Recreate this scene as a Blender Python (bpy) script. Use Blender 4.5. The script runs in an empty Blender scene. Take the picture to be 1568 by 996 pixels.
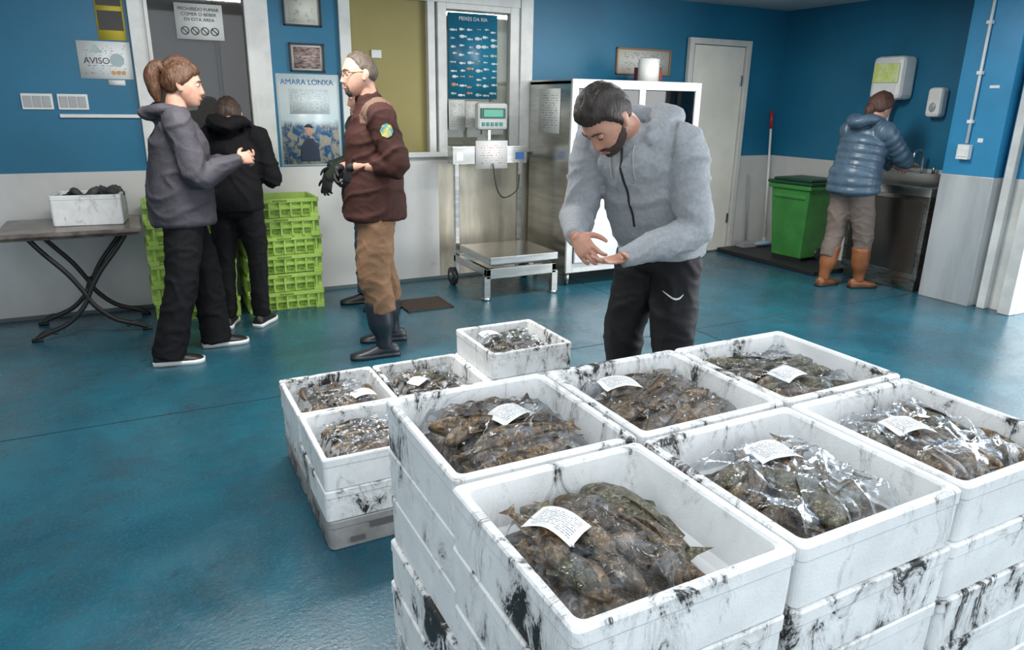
import bpy,bmesh,math,random
from mathutils import Vector,Matrix,noise
random.seed(7)
V=Vector
S=bpy.context.scene
COL=S.collection
# ------------------------------------------------------------------ materials
def _mix(nt,fac,a,b):
    n=nt.nodes.new('ShaderNodeMix');n.data_type='RGBA'
    for i,v in ((0,fac),(6,a),(7,b)):
        if isinstance(v,bpy.types.NodeSocket): nt.links.new(v,n.inputs[i])
        else: n.inputs[i].default_value=v if i==0 else (*v,1)
    return n.outputs[2]
def _math(nt,op,a,b=None,c=None):
    n=nt.nodes.new('ShaderNodeMath');n.operation=op
    for i,v in enumerate((a,b,c)):
        if v is None: continue
        if isinstance(v,bpy.types.NodeSocket): nt.links.new(v,n.inputs[i])
        else: n.inputs[i].default_value=v
    return n.outputs[0]
def _noise(nt,vec,scale,detail=4,rough=.6,dist=0):
    n=nt.nodes.new('ShaderNodeTexNoise');n.inputs['Scale'].default_value=scale
    n.inputs['Detail'].default_value=detail;n.inputs['Roughness'].default_value=rough
    n.inputs['Distortion'].default_value=dist
    nt.links.new(vec,n.inputs['Vector']);return n.outputs[0]
def _ramp(nt,fac,a,b,ca=(0,0,0),cb=(1,1,1)):
    n=nt.nodes.new('ShaderNodeValToRGB');e=n.color_ramp.elements
    e[0].position=a;e[1].position=b;e[0].color=(*ca,1);e[1].color=(*cb,1)
    nt.links.new(fac,n.inputs[0]);return n.outputs[0]
def _coord(nt,stretch=(1,1,1),rand=False):
    t=nt.nodes.new('ShaderNodeTexCoord');m=nt.nodes.new('ShaderNodeMapping')
    m.inputs['Scale'].default_value=stretch;nt.links.new(t.outputs['Object'],m.inputs[0])
    if rand:
        o=nt.nodes.new('ShaderNodeObjectInfo');k=_math(nt,'MULTIPLY',o.outputs['Random'],57.0)
        nt.links.new(k,m.inputs['Location'])
    return m.outputs[0]
def M(name,col,rough=.5,metal=0,var=None,vs=5,vr=(.4,.6),bump=0,bs=40,coat=0,st=(1,1,1),rand=False,stain=None,ss=6,sr=(.6,.66),sst=(1,1,1),spec=.5,rvar=0,sheen=0):
    m=bpy.data.materials.new(name);m.use_nodes=True;nt=m.node_tree;b=nt.nodes['Principled BSDF']
    b.inputs['Base Color'].default_value=(*col,1);b.inputs['Roughness'].default_value=rough
    b.inputs['Metallic'].default_value=metal;b.inputs['Coat Weight'].default_value=coat
    b.inputs['Specular IOR Level'].default_value=spec
    if sheen: b.inputs['Sheen Weight'].default_value=sheen
    c=_coord(nt,st,rand);out=None
    n1=_noise(nt,c,vs,5,.6)
    v=var if var else tuple(x*.9 for x in col)
    out=_mix(nt,_ramp(nt,n1,*vr),v,col)
    if stain:
        c2=_coord(nt,sst,rand);f1=_ramp(nt,_noise(nt,c2,ss,8,.72,.6),*sr);f2=_ramp(nt,_noise(nt,c2,ss*.33,2,.5),.46,.6)
        out=_mix(nt,_math(nt,'MULTIPLY',f1,f2),out,stain)
    nt.links.new(out,b.inputs['Base Color'])
    if rvar:
        nt.links.new(_math(nt,'MULTIPLY_ADD',_noise(nt,c,vs*2,5,.6),rvar,rough-rvar*.5),b.inputs['Roughness'])
    if bump:
        bn=nt.nodes.new('ShaderNodeBump');bn.inputs['Strength'].default_value=bump;bn.inputs['Distance'].default_value=.01
        nt.links.new(_noise(nt,c,bs,4,.6),bn.inputs['Height']);nt.links.new(bn.outputs[0],b.inputs['Normal'])
    return m
def foam_mat():
    m=bpy.data.materials.new('styrofoam');m.use_nodes=True;nt=m.node_tree;b=nt.nodes['Principled BSDF'];b.inputs['Roughness'].default_value=.55
    c=_coord(nt,(1,1,1),True);c2=_coord(nt,(1,1,.5),True)
    base=_mix(nt,_ramp(nt,_noise(nt,c,9,5,.6),.4,.62),(.80,.81,.80),(.90,.91,.90))
    t=nt.nodes.new('ShaderNodeTexCoord');s=nt.nodes.new('ShaderNodeSeparateXYZ');nt.links.new(t.outputs['Object'],s.inputs[0])
    rim=_math(nt,'MULTIPLY',_math(nt,'GREATER_THAN',s.outputs[2],.104),.020)
    n1=_noise(nt,c2,13,10,.80,1.0);n2=_noise(nt,c,2.8,2,.5)
    v=_math(nt,'ADD',_math(nt,'ADD',n1,rim),_math(nt,'MULTIPLY_ADD',n2,.46,-.217))
    soft=_mix(nt,_math(nt,'MULTIPLY',_ramp(nt,v,.52,.66),.62),base,(.20,.19,.175))
    dark=_mix(nt,_ramp(nt,v,.605,.645),soft,(.022,.021,.019))
    nt.links.new(dark,b.inputs['Base Color'])
    bn=nt.nodes.new('ShaderNodeBump');bn.inputs['Strength'].default_value=.2;bn.inputs['Distance'].default_value=.005
    nt.links.new(_noise(nt,c,220,3,.6),bn.inputs['Height']);nt.links.new(bn.outputs[0],b.inputs['Normal']);return m
def paper_mat(name,bg,ink,rows=12,dens=.5,mg=.08,cols=30):
    m=bpy.data.materials.new(name);m.use_nodes=True;nt=m.node_tree;b=nt.nodes['Principled BSDF']
    b.inputs['Roughness'].default_value=.5
    t=nt.nodes.new('ShaderNodeTexCoord');s=nt.nodes.new('ShaderNodeSeparateXYZ');nt.links.new(t.outputs['UV'],s.inputs[0])
    u,v=s.outputs[0],s.outputs[1];vr=_math(nt,'MULTIPLY',v,rows)
    line=_math(nt,'LESS_THAN',_math(nt,'FRACT',vr),.45)
    cb=nt.nodes.new('ShaderNodeCombineXYZ');nt.links.new(_math(nt,'MULTIPLY',u,cols),cb.inputs[0]);nt.links.new(_math(nt,'MULTIPLY',_math(nt,'FLOOR',vr),7.31),cb.inputs[1])
    w=_math(nt,'GREATER_THAN',_noise(nt,cb.outputs[0],1,1,.5),1-dens)
    f=_math(nt,'MULTIPLY',line,w)
    for k,lo in ((u,1),(v,1),(u,0),(v,0)):
        f=_math(nt,'MULTIPLY',f,_math(nt,'GREATER_THAN' if lo else 'LESS_THAN',k,mg if lo else 1-mg))
    nt.links.new(_mix(nt,f,bg,ink),b.inputs['Base Color']);return m
def film_mat():
    m=bpy.data.materials.new('clear_plastic_film');m.use_nodes=True;nt=m.node_tree
    for n in list(nt.nodes):
        if n.type=='BSDF_PRINCIPLED': nt.nodes.remove(n)
    out=[n for n in nt.nodes if n.type=='OUTPUT_MATERIAL'][0]
    tr=nt.nodes.new('ShaderNodeBsdfTransparent');tr.inputs[0].default_value=(.97,.98,.99,1)
    gl=nt.nodes.new('ShaderNodeBsdfGlossy');gl.inputs['Roughness'].default_value=.15;gl.inputs[0].default_value=(.9,.95,1,1)
    df=nt.nodes.new('ShaderNodeBsdfDiffuse');df.inputs[0].default_value=(.60,.66,.72,1)
    c=_coord(nt);bn=nt.nodes.new('ShaderNodeBump');bn.inputs['Strength'].default_value=.5;bn.inputs['Distance'].default_value=.004
    nt.links.new(_noise(nt,c,26,4,.6,1.8),bn.inputs['Height'])
    nt.links.new(bn.outputs[0],gl.inputs['Normal'])
    lw=nt.nodes.new('ShaderNodeLayerWeight');lw.inputs[0].default_value=.14;nt.links.new(bn.outputs[0],lw.inputs['Normal'])
    m1=nt.nodes.new('ShaderNodeMixShader');nt.links.new(_math(nt,'MULTIPLY_ADD',lw.outputs['Fresnel'],.55,.035),m1.inputs[0])
    nt.links.new(tr.outputs[0],m1.inputs[1]);nt.links.new(gl.outputs[0],m1.inputs[2])
    m2=nt.nodes.new('ShaderNodeMixShader');nt.links.new(_math(nt,'MULTIPLY',_ramp(nt,_noise(nt,c,11,6,.7,2.0),.5,.72),.30),m2.inputs[0])
    nt.links.new(m1.outputs[0],m2.inputs[1]);nt.links.new(df.outputs[0],m2.inputs[2])
    nt.links.new(m2.outputs[0],out.inputs[0]);return m
def glass_mat(name,tint,opac):
    m=bpy.data.materials.new(name);m.use_nodes=True;nt=m.node_tree
    for n in list(nt.nodes):
        if n.type=='BSDF_PRINCIPLED': nt.nodes.remove(n)
    out=[n for n in nt.nodes if n.type=='OUTPUT_MATERIAL'][0]
    tr=nt.nodes.new('ShaderNodeBsdfTransparent');tr.inputs[0].default_value=(*tint,1)
    gl=nt.nodes.new('ShaderNodeBsdfGlossy');gl.inputs['Roughness'].default_value=.03
    mx=nt.nodes.new('ShaderNodeMixShader');mx.inputs[0].default_value=opac
    nt.links.new(tr.outputs[0],mx.inputs[1]);nt.links.new(gl.outputs[0],mx.inputs[2]);nt.links.new(mx.outputs[0],out.inputs[0]);return m
BLUE=M('blue_wall_paint',(.010,.150,.270),.45,var=(.008,.128,.232),vs=1.2,bump=.08,bs=120)
LBLUE=M('light_blue_wall_paint',(.03,.27,.50),.4,var=(.024,.225,.42),vs=1.5,bump=.08,bs=120)
CREAM=M('white_wall_panel',(.62,.62,.60),.3,var=(.52,.52,.50),vs=1.3,st=(1,1,.6),rvar=.12,stain=(.35,.31,.26),ss=3,sr=(.6,.8))
STEELWALL=M('metal_wall_panel',(.64,.66,.67),.3,metal=.45,var=(.50,.52,.54),vs=2,st=(2,2,.3))
WARMSTEEL=M('warm_metal_panel',(.62,.57,.46),.33,metal=.6,var=(.40,.36,.28),vs=2.2,st=(2.5,1,.5),rvar=.15)
CEIL=M('ceiling_paint',(.50,.52,.52),.6)
WHITE=M('white_aluminium',(.72,.73,.70),.3,var=(.6,.6,.58),vs=4)
WHITE2=M('white_plastic',(.78,.78,.76),.4)
PAPER=M('paper_white',(.75,.76,.74),.6)
DARK=M('dark_plastic',(.02,.02,.022),.4)
BLACKM=M('black_iron',(.012,.012,.012),.45)
STEEL=M('stainless_steel',(.62,.61,.58),.24,metal=1,var=(.5,.49,.46),vs=3,st=(1,1,8),rvar=.12)
STEELD=M('stainless_steel_dark',(.40,.38,.35),.28,metal=1,var=(.25,.24,.22),vs=4,st=(1,1,5),rvar=.15)
FOAM=foam_mat()
GREYP=M('grey_plastic_crate',(.36,.35,.34),.5,var=(.26,.25,.24),vs=8,stain=(.12,.1,.09),ss=12)
GREENP=M('lime_green_plastic',(.40,.58,.12),.45,var=(.31,.48,.08),vs=8,bump=.05)
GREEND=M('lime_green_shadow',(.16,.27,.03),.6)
BING=M('green_bin_plastic',(.05,.24,.05),.42,var=(.04,.19,.04),vs=5)
BIND=M('dark_green_lid',(.012,.06,.025),.4)
FILM=film_mat()
LABEL=paper_mat('label_paper',(.82,.83,.82),(.28,.28,.30),13,.55,.1,30)
SKIN=M('skin',(.56,.30,.21),.5,var=(.48,.235,.16),vs=18,bump=.05,bs=150)
SKIN2=M('skin_light',(.60,.35,.26),.5,var=(.52,.27,.19),vs=18,bump=.05,bs=150)
LIP=M('lips',(.36,.12,.10),.5)
EYEW=M('eye_white',(.5,.46,.43),.3);EYEB=M('eye_iris',(.03,.02,.015),.15)
SOLEW=M('shoe_sole_white',(.75,.75,.73),.5)
def floor_mat():
    m=bpy.data.materials.new('teal_epoxy_floor');m.use_nodes=True;nt=m.node_tree;b=nt.nodes['Principled BSDF']
    c=_coord(nt)
    base=_mix(nt,_ramp(nt,_noise(nt,c,.9,6,.65,.3),.35,.68),(.010,.064,.096),(.020,.128,.178))
    base=_mix(nt,_math(nt,'MULTIPLY',_ramp(nt,_noise(nt,c,2.2,9,.78,.5),.45,.68),.7),base,(.030,.050,.062))
    base=_mix(nt,_math(nt,'MULTIPLY',_ramp(nt,_noise(nt,c,7,7,.75),.60,.70),.6),base,(.014,.022,.028))
    base=_mix(nt,_math(nt,'MULTIPLY',_ramp(nt,_noise(nt,c,90,2,.5),.5,.8),.4),base,(.055,.18,.22))
    nt.links.new(base,b.inputs['Base Color'])
    nt.links.new(_math(nt,'MULTIPLY_ADD',_ramp(nt,_noise(nt,c,2.0,8,.75,.4),.3,.7),.30,.10),b.inputs['Roughness'])
    bn=nt.nodes.new('ShaderNodeBump');bn.inputs['Strength'].default_value=.28;bn.inputs['Distance'].default_value=.004
    nt.links.new(_noise(nt,c,60,5,.7),bn.inputs['Height']);nt.links.new(bn.outputs[0],b.inputs['Normal']);return m
FLOOR=floor_mat()
def fish_mat(name,dark,mid,lite,sc=38):
    m=bpy.data.materials.new(name);m.use_nodes=True;nt=m.node_tree;b=nt.nodes['Principled BSDF']
    c=_coord(nt)
    a=_mix(nt,_ramp(nt,_noise(nt,c,sc,6,.7,.8),.42,.58),dark,mid)
    a=_mix(nt,_ramp(nt,_noise(nt,c,sc*1.7,5,.7,1.2),.53,.66),a,lite)
    nt.links.new(a,b.inputs['Base Color']);b.inputs['Roughness'].default_value=.34
    bn=nt.nodes.new('ShaderNodeBump');bn.inputs['Strength'].default_value=.6;bn.inputs['Distance'].default_value=.004
    nt.links.new(_noise(nt,c,sc*3,4,.6),bn.inputs['Height']);nt.links.new(bn.outputs[0],b.inputs['Normal']);return m
FISH1=fish_mat('fish_skin_brown',(.018,.012,.007),(.105,.066,.036),(.36,.27,.16),46)
FISH2=fish_mat('fish_skin_olive',(.018,.016,.009),(.105,.092,.050),(.38,.34,.22),62)
FISH3=fish_mat('fish_skin_tan',(.030,.018,.009),(.19,.12,.06),(.48,.35,.20),42)
# ------------------------------------------------------------------ mesh helpers
def empty(name,loc=(0,0,0),rz=0):
    e=bpy.data.objects.new(name,None);e.empty_display_size=.1;e.location=loc;e.rotation_euler=(0,0,rz);COL.objects.link(e);return e
def link(name,me,mats,parent=None,smooth=False,bevel=0,loc=None,rz=0):
    for m in mats:
        if m.name not in [x.name for x in me.materials if x]: me.materials.append(m)
    if smooth:
        for p in me.polygons:p.use_smooth=True
    o=bpy.data.objects.new(name,me);COL.objects.link(o)
    if parent:o.parent=parent
    if loc is not None:o.location=loc
    o.rotation_euler=(0,0,rz)
    if bevel:
        md=o.modifiers.new('bevel','BEVEL');md.width=bevel;md.segments=2;md.limit_method='ANGLE'
    return o
def obj(name,bm,mats,parent=None,smooth=False,bevel=0,loc=None,rz=0):
    bmesh.ops.recalc_face_normals(bm,faces=bm.faces[:])
    me=bpy.data.meshes.new(name);bm.to_mesh(me);bm.free()
    return link(name,me,mats if isinstance(mats,(list,tuple)) else [mats],parent,smooth,bevel,loc,rz)
def cub(bm,x0,x1,y0,y1,z0,z1,mi=0,taper=0):
    t=taper
    vs=[bm.verts.new(p) for p in ((x0+t,y0+t,z0),(x1-t,y0+t,z0),(x1-t,y1-t,z0),(x0+t,y1-t,z0),(x0,y0,z1),(x1,y0,z1),(x1,y1,z1),(x0,y1,z1))]
    for f in ((0,3,2,1),(4,5,6,7),(0,1,5,4),(1,2,6,5),(2,3,7,6),(3,0,4,7)):
        fc=bm.faces.new([vs[i] for i in f]);fc.material_index=mi
    return vs
def boxes(name,lst,mats,parent=None,bevel=.003,loc=None,rz=0):
    bm=bmesh.new()
    for b in lst: cub(bm,*b[:6],mi=b[6] if len(b)>6 else 0)
    return obj(name,bm,mats,parent,False,bevel,loc,rz)
def resample(pts,rads,n=4):
    P=[V(p) for p in pts];R=[(r,r) if not isinstance(r,tuple) else r for r in rads]
    op=[];orr=[]
    for i in range(len(P)-1):
        p0=P[max(i-1,0)];p1=P[i];p2=P[i+1];p3=P[min(i+2,len(P)-1)]
        for k in range(n):
            t=k/n
            op.append(.5*((2*p1)+(p2-p0)*t+(2*p0-5*p1+4*p2-p3)*t*t+(3*p1-p0-3*p2+p3)*t**3))
            s=t*t*(3-2*t);orr.append((R[i][0]*(1-s)+R[i+1][0]*s,R[i][1]*(1-s)+R[i+1][1]*s))
    op.append(P[-1]);orr.append(R[-1]);return op,orr
def tube(bm,pts,rads,side=(1,0,0),seg=18,mi=0,n=4,rnd=.6,quilt=0,flat=0,power=1):
    P,R=resample(pts,rads,n if not quilt else max(n,10))
    if quilt:
        s=0;q=[]
        for i in range(len(P)):
            if i:s+=(P[i]-P[i-1]).length
            a=abs(math.sin(math.pi*s/quilt));q.append((R[i][0]+.018*(a**.5)-.009,R[i][1]+.018*(a**.5)-.009))
        R=q
    side=V(side);rings=[];N=len(P)
    def ring(c,t,a,b):
        s=side-t*side.dot(t)
        if s.length<1e-4:s=V((0,1,0))-t*t.y
        s.normalize();u=t.cross(s)
        out=[]
        for k in range(seg):
            an=2*math.pi*k/seg;ca,sa=math.cos(an),math.sin(an)
            if power!=1:
                ca=math.copysign(abs(ca)**power,ca);sa=math.copysign(abs(sa)**power,sa)
            out.append(bm.verts.new(c+s*(a*ca)+u*(b*sa)))
        return out
    T=[]
    for i in range(N):
        t=(P[min(i+1,N-1)]-P[max(i-1,0)])
        T.append(t.normalized() if t.length>1e-9 else V((0,0,1)))
    m0=min(R[0])*rnd;m1=min(R[-1])*rnd
    for an in (75,45,20):
        c,s=math.cos(math.radians(an)),math.sin(math.radians(an));rings.append(ring(P[0]-T[0]*m0*s,T[0],R[0][0]*c,R[0][1]*c))
    for i in range(N):rings.append(ring(P[i],T[i],*R[i]))
    for an in (20,45,75):
        c,s=math.cos(math.radians(an)),math.sin(math.radians(an));rings.append(ring(P[-1]+T[-1]*m1*s,T[-1],R[-1][0]*c,R[-1][1]*c))
    for a,b in zip(rings[:-1],rings[1:]):
        for k in range(seg):
            f=bm.faces.new((a[k],a[(k+1)%seg],b[(k+1)%seg],b[k]));f.material_index=mi;f.smooth=True
    f=bm.faces.new(rings[0][::-1]);f.material_index=mi
    f=bm.faces.new(rings[-1]);f.material_index=mi
def cyl(bm,p0,p1,r0,r1=None,seg=16,mi=0):
    r1=r0 if r1 is None else r1;p0,p1=V(p0),V(p1);t=(p1-p0).normalized()
    s=t.orthogonal().normalized();u=t.cross(s);A=[];B=[]
    for k in range(seg):
        an=2*math.pi*k/seg;d=s*math.cos(an)+u*math.sin(an);A.append(bm.verts.new(p0+d*r0));B.append(bm.verts.new(p1+d*r1))
    for k in range(seg):
        f=bm.faces.new((A[k],A[(k+1)%seg],B[(k+1)%seg],B[k]));f.material_index=mi;f.smooth=True
    f=bm.faces.new(A[::-1]);f.material_index=mi;f=bm.faces.new(B);f.material_index=mi
def ball(bm,c,r,mat4=None,seg=16,mi=0):
    r=(r,r,r) if not isinstance(r,tuple) else r
    m=Matrix.Translation(c)@(mat4 or Matrix())@Matrix.Diagonal((*r,1))
    g=bmesh.ops.create_uvsphere(bm,u_segments=seg,v_segments=seg//2+2,radius=1,matrix=m)
    for v in g['verts']:
        for f in v.link_faces:f.material_index=mi;f.smooth=True
def sheet(name,o,ux,uy,mat,parent=None,nx=1,ny=1,zf=None):
    """flat paper: origin o (lower-left), ux, uy edge vectors"""
    o,ux,uy=V(o),V(ux),V(uy);nrm=ux.cross(uy).normalized();bm=bmesh.new();uv=bm.loops.layers.uv.new('UVMap')
    g=[[bm.verts.new(o+ux*(i/nx)+uy*(j/ny)+(V((0,0,0)) if zf is None else nrm*zf(i/nx,j/ny))) for i in range(nx+1)] for j in range(ny+1)]
    for j in range(ny):
        for i in range(nx):
            f=bm.faces.new((g[j][i],g[j][i+1],g[j+1][i+1],g[j+1][i]));f.smooth=True
            for l,(a,b) in zip(f.loops,((i,j),(i+1,j),(i+1,j+1),(i,j+1))): l[uv].uv=(a/nx,b/ny)
    me=bpy.data.meshes.new(name);bm.to_mesh(me);bm.free();ob=link(name,me,[mat],parent)
    md=ob.modifiers.new('thick','SOLIDIFY');md.thickness=.0012;md.offset=-1
    return ob
def fused(name,bm,mats,parent,voxel=.01,sm=4,fold=None,matfn=None,fac=.5):
    me=bpy.data.meshes.new(name+'_src');bm.to_mesh(me);bm.free()
    o=bpy.data.objects.new(name+'_src',me);COL.objects.link(o)
    md=o.modifiers.new('r','REMESH');md.mode='VOXEL';md.voxel_size=voxel
    if sm:
        s=o.modifiers.new('s','SMOOTH');s.iterations=sm;s.factor=fac
    bpy.context.view_layer.update();dg=bpy.context.evaluated_depsgraph_get()
    nm=bpy.data.meshes.new_from_object(o.evaluated_get(dg));bpy.data.objects.remove(o);bpy.data.meshes.remove(me)
    nm.name=name;nm.materials.clear()
    if fold:
        ns=[v.normal.copy() for v in nm.vertices]
        for v,n in zip(nm.vertices,ns): v.co=v.co+n*fold(v.co)
    mats=mats if isinstance(mats,(list,tuple)) else [mats]
    ob=link(name,nm,mats,parent,True)
    if matfn:
        for p in nm.polygons:p.material_index=matfn(p.center,p.normal)
    return ob
def txt(name,body,loc,size,mat,parent=None,rot=(math.pi/2,0,0)):
    c=bpy.data.curves.new(name,'FONT');c.body=body;c.size=size;c.align_x='CENTER';c.extrude=.0004;c.materials.append(mat)
    o=bpy.data.objects.new(name,c);o.location=loc;o.rotation_euler=rot;COL.objects.link(o)
    if parent:o.parent=parent
    return o
# ------------------------------------------------------------------ room
WY=5.72;WX=6.10;CZ=2.42
bm=bmesh.new();cub(bm,-3.6,9,-4,6.9,-.1,0);obj('floor',bm,FLOOR)
boxes('floor_joint',[(-3.4,6.0,3.60,3.606,0,.0012),(3.3,3.306,1.0,5.6,0,.0012)],[M('joint_dark',(.008,.03,.04),.5)],bevel=0)
boxes('ceiling',[(-3.6,6.2,1.9,6.9,CZ,CZ+.1)],CEIL,bevel=0)
w=[(-3.6,.07,WY,WY+.14,.99,CZ),(.96,1.468,WY,WY+.14,.99,CZ),(3.118,WX,WY,WY+.14,.99,CZ),
   (.07,.96,WY,WY+.14,2.40,CZ),(1.468,3.118,WY,WY+.14,2.31,CZ),
   (-3.6,2.25,WY-.012,WY+.14,0,.99,1),(2.25,3.5,WY-.012,WY+.14,0,.99,2),(3.5,WX,WY-.012,WY+.14,0,.99,1),(1.468,3.118,WY-.004,WY+.14,.99,1.07,1)]
boxes('wall_back',w,[BLUE,CREAM,WARMSTEEL],bevel=0)
boxes('wall_right',[(WX,WX+.14,3.57,WY+.14,.99,CZ),(WX-.012,WX+.14,3.57,WY-.012,0,.99,1)],[BLUE,CREAM],bevel=0)
boxes('pillar_right',[(5.70,6.24,3.17,3.57,1.0,CZ),(5.69,6.24,3.16,3.57,0,1.0,1)],[LBLUE,STEELWALL],bevel=.004)
boxes('wall_right_return',[(5.80,6.24,2.86,3.16,1.0,CZ),(5.80,6.24,2.86,3.16,0,1.0,1)],[LBLUE,WHITE],bevel=.003)
boxes('trim_right_jamb',[(5.74,5.80,3.06,3.12,0,CZ),(5.72,5.80,2.86,2.95,0,CZ)],[WHITE],bevel=.006)
boxes('wall_left',[(-3.7,-3.56,-4,6.9,0,CZ+.1)],[CREAM],bevel=0)
boxes('baseboard_back',[(-3.56,4.80,WY-.02,WY-.0125,0,.025)],[M('base_dark',(.10,.13,.13),.5)],bevel=0)
boxes('wall_office',[(-.2,3.4,6.75,6.8,.6,2.6),(-.2,-.15,5.87,6.75,.6,2.6),(3.35,3.4,5.87,6.75,.6,2.6),(-.2,3.4,5.87,6.75,2.42,2.5),(-.2,3.4,5.87,6.75,.9,.95)],[M('office_wall',(.16,.14,.11),.7)],bevel=0)
boxes('window_1',[(.068,.19,WY-.03,WY+.07,.99,2.42),(.80,.962,WY-.03,WY+.07,.99,2.42),(.19,.80,WY-.02,WY+.06,.99,1.05),(.165,.19,WY-.045,WY-.03,.99,2.42),(.80,.83,WY-.045,WY-.03,.99,2.42),
  (.19,.80,WY+.012,WY+.02,1.05,2.42,1),(.60,.625,WY+.06,WY+.08,1.05,2.42,2),(.625,.80,WY+.03,WY+.05,1.05,2.42,3),(.19,.60,WY+.07,WY+.08,1.05,2.42,4)],[WHITE,glass_mat('window_glass',(.8,.8,.8),.05),DARK,M('brown_cabinet',(.09,.06,.042),.5),M('grey_interior',(.11,.105,.10),.6)],bevel=.004)
OLIVE=M('olive_roller_blind',(.30,.25,.085),.6,var=(.27,.225,.075),vs=1)
boxes('window_2',[(1.47,1.555,WY-.03,WY+.08,1.07,2.31),(3.0,3.116,WY-.04,WY+.08,1.07,2.31),(2.91,3.0,WY-.02,WY+.06,1.07,2.25),(1.555,3.0,WY-.03,WY+.08,2.235,2.31),(1.50,3.05,WY-.05,WY+.08,1.045,1.085),
  (2.17,2.23,WY-.035,WY+.05,1.085,2.235),(2.26,2.335,WY-.02,WY+.05,1.085,2.235),(2.335,2.91,WY-.02,WY+.04,2.19,2.235),(2.335,2.91,WY-.02,WY+.04,1.085,1.125),
  (1.555,2.17,WY+.022,WY+.03,1.085,2.235,1),(2.335,2.91,WY+.012,WY+.018,1.125,2.19,2),(2.335,2.91,WY+.05,WY+.06,1.125,2.19,3),(1.72,1.80,WY+.006,WY+.02,1.80,1.86,0)],
  [WHITE,OLIVE,glass_mat('window_glass_clear',(.9,.92,.9),.08),M('white_blind',(.46,.44,.37),.6)],bevel=.004)
DY=WY-.0135
boxes('door_1',[(4.81,4.865,DY-.045,DY,0.001,2.105),(5.545,5.60,DY-.045,DY,0.001,2.105),(4.865,5.545,DY-.045,DY,2.05,2.105),
  (4.895,5.535,DY-.018,DY,.012,2.045,1),(4.868,4.893,DY-.008,DY,.012,2.045,2),(5.50,5.53,DY-.03,DY-.018,1.68,1.78,3),(5.50,5.53,DY-.03,DY-.018,.3,.4,3),(4.93,4.96,DY-.03,DY-.018,.96,1.12,3),(4.935,5.04,DY-.055,DY-.04,1.05,1.07,3),(4.935,4.95,DY-.05,DY-.018,1.05,1.07,3)],
  [M('door_frame_grey',(.62,.61,.57),.4),M('door_leaf_beige',(.80,.77,.68),.4,var=(.70,.67,.59),vs=1.5),DARK,STEEL],bevel=.004)
# ------------------------------------------------------------------ wall signs
PX=WY-.003
INK=M('ink_black',(.02,.02,.02),.6)
def wallpaper(name,x0,x1,z0,z1,mat,y=PX):
    return sheet(name,(x0,y,z0),(x1-x0,0,0),(0,0,z1-z0),mat)
s=wallpaper('warning_poster_yellow',-.12,.045,1.84,2.12,M('poster_yellow',(.62,.50,.06),.5))
boxes('dark_print',[(-.11,.035,PX-.002,PX-.0008,1.90,2.02),(-.11,.035,PX-.002,PX-.0008,2.05,2.10)],[M('poster_dark',(.03,.03,.025),.5)],s,bevel=0)
s=wallpaper('notice_sheet',-.255,.055,1.595,1.83,paper_mat('notice_txt',(.80,.82,.81),(.42,.44,.47),15,.42,.1,22))
txt('heading','AVISO',(-.15,PX-.002,1.69),.055,INK,s)
bm=bmesh.new();cyl(bm,(-.03,PX-.0015,1.715),(-.03,PX-.003,1.715),.042,seg=24)
for k in range(3): cyl(bm,(-.03+(k-1)*.03,PX-.0015,1.635),(-.03+(k-1)*.03,PX-.003,1.635),.013,seg=20,mi=1)
v=[bm.verts.new(p) for p in ((-.19,PX-.002,1.76),(-.11,PX-.002,1.76),(-.15,PX-.002,1.815))];bm.faces.new(v)
obj('pictogram',bm,[M('picto',(.40,.50,.50),.6),M('picto_orange',(.6,.3,.1),.6)],s)
wallpaper('small_note',-.10,.0,1.555,1.59,PAPER,PX-.002)
for x in (-.61,-.41):
    e=empty('light_switch_panel',(x,WY,1.445))
    boxes('plate',[(0,.175,-.014,-.0005,-.05,.05)],[WHITE2],e,.004)
    boxes('rockers',[(.012,.058,-.02,-.014,-.035,.035),(.064,.11,-.02,-.014,-.035,.035),(.116,.163,-.02,-.014,-.035,.035)],[M('switch_grey',(.40,.41,.41),.35)],e,.003)
boxes('cable_trunking',[(-.41,.06,WY-.022,WY-.0005,1.345,1.368)],[WHITE2])
s=wallpaper('no_smoking_sign',.355,.66,1.87,2.10,PAPER,WY+.004)
for i,t in enumerate(('PROHIBIDO FUMAR','COMER O BEBER','EN ESTA AREA')): txt('line_%d'%i,t,(.507,WY+.002,2.055-i*.033),.03,INK,s)
bm=bmesh.new()
for i in range(4):
    x=.41+i*.064
    for k in range(20):
        a=2*math.pi*k/20;b=2*math.pi*(k+1)/20
        cyl(bm,(x+.024*math.cos(a),WY+.001,1.925+.024*math.sin(a)),(x+.024*math.cos(b),WY+.001,1.925+.024*math.sin(b)),.0028,seg=5)
    cyl(bm,(x-.016,WY+.001,1.941),(x+.016,WY+.001,1.909),.0028,seg=5)
obj('prohibition_icons',bm,INK,s)
def framed(name,x0,x1,z0,z1,fm,pm,y=WY):
    e=empty(name,(0,0,0))
    boxes('frame',[(x0,x1,y-.02,y-.0005,z0,z0+.012),(x0,x1,y-.02,y-.0005,z1-.012,z1),(x0,x0+.012,y-.02,y-.0005,z0,z1),(x1-.012,x1,y-.02,y-.0005,z0,z1)],[fm],e,.002)
    sheet('picture',(x0+.012,y-.006,z0+.012),(x1-x0-.024,0,0),(0,0,z1-z0-.024),pm,e)
    return e
f=framed('framed_print',1.07,1.345,1.995,2.24,BLACKM,PAPER)
sheet('print',(1.11,WY-.009,2.02),(.2,0,0),(0,0,.19),M('sketch_print',(.7,.69,.6),.6,var=(.35,.4,.4),vs=22,vr=(.3,.45)),f)
f=framed('framed_photo',1.095,1.35,1.68,1.88,DARK,PAPER)
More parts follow.
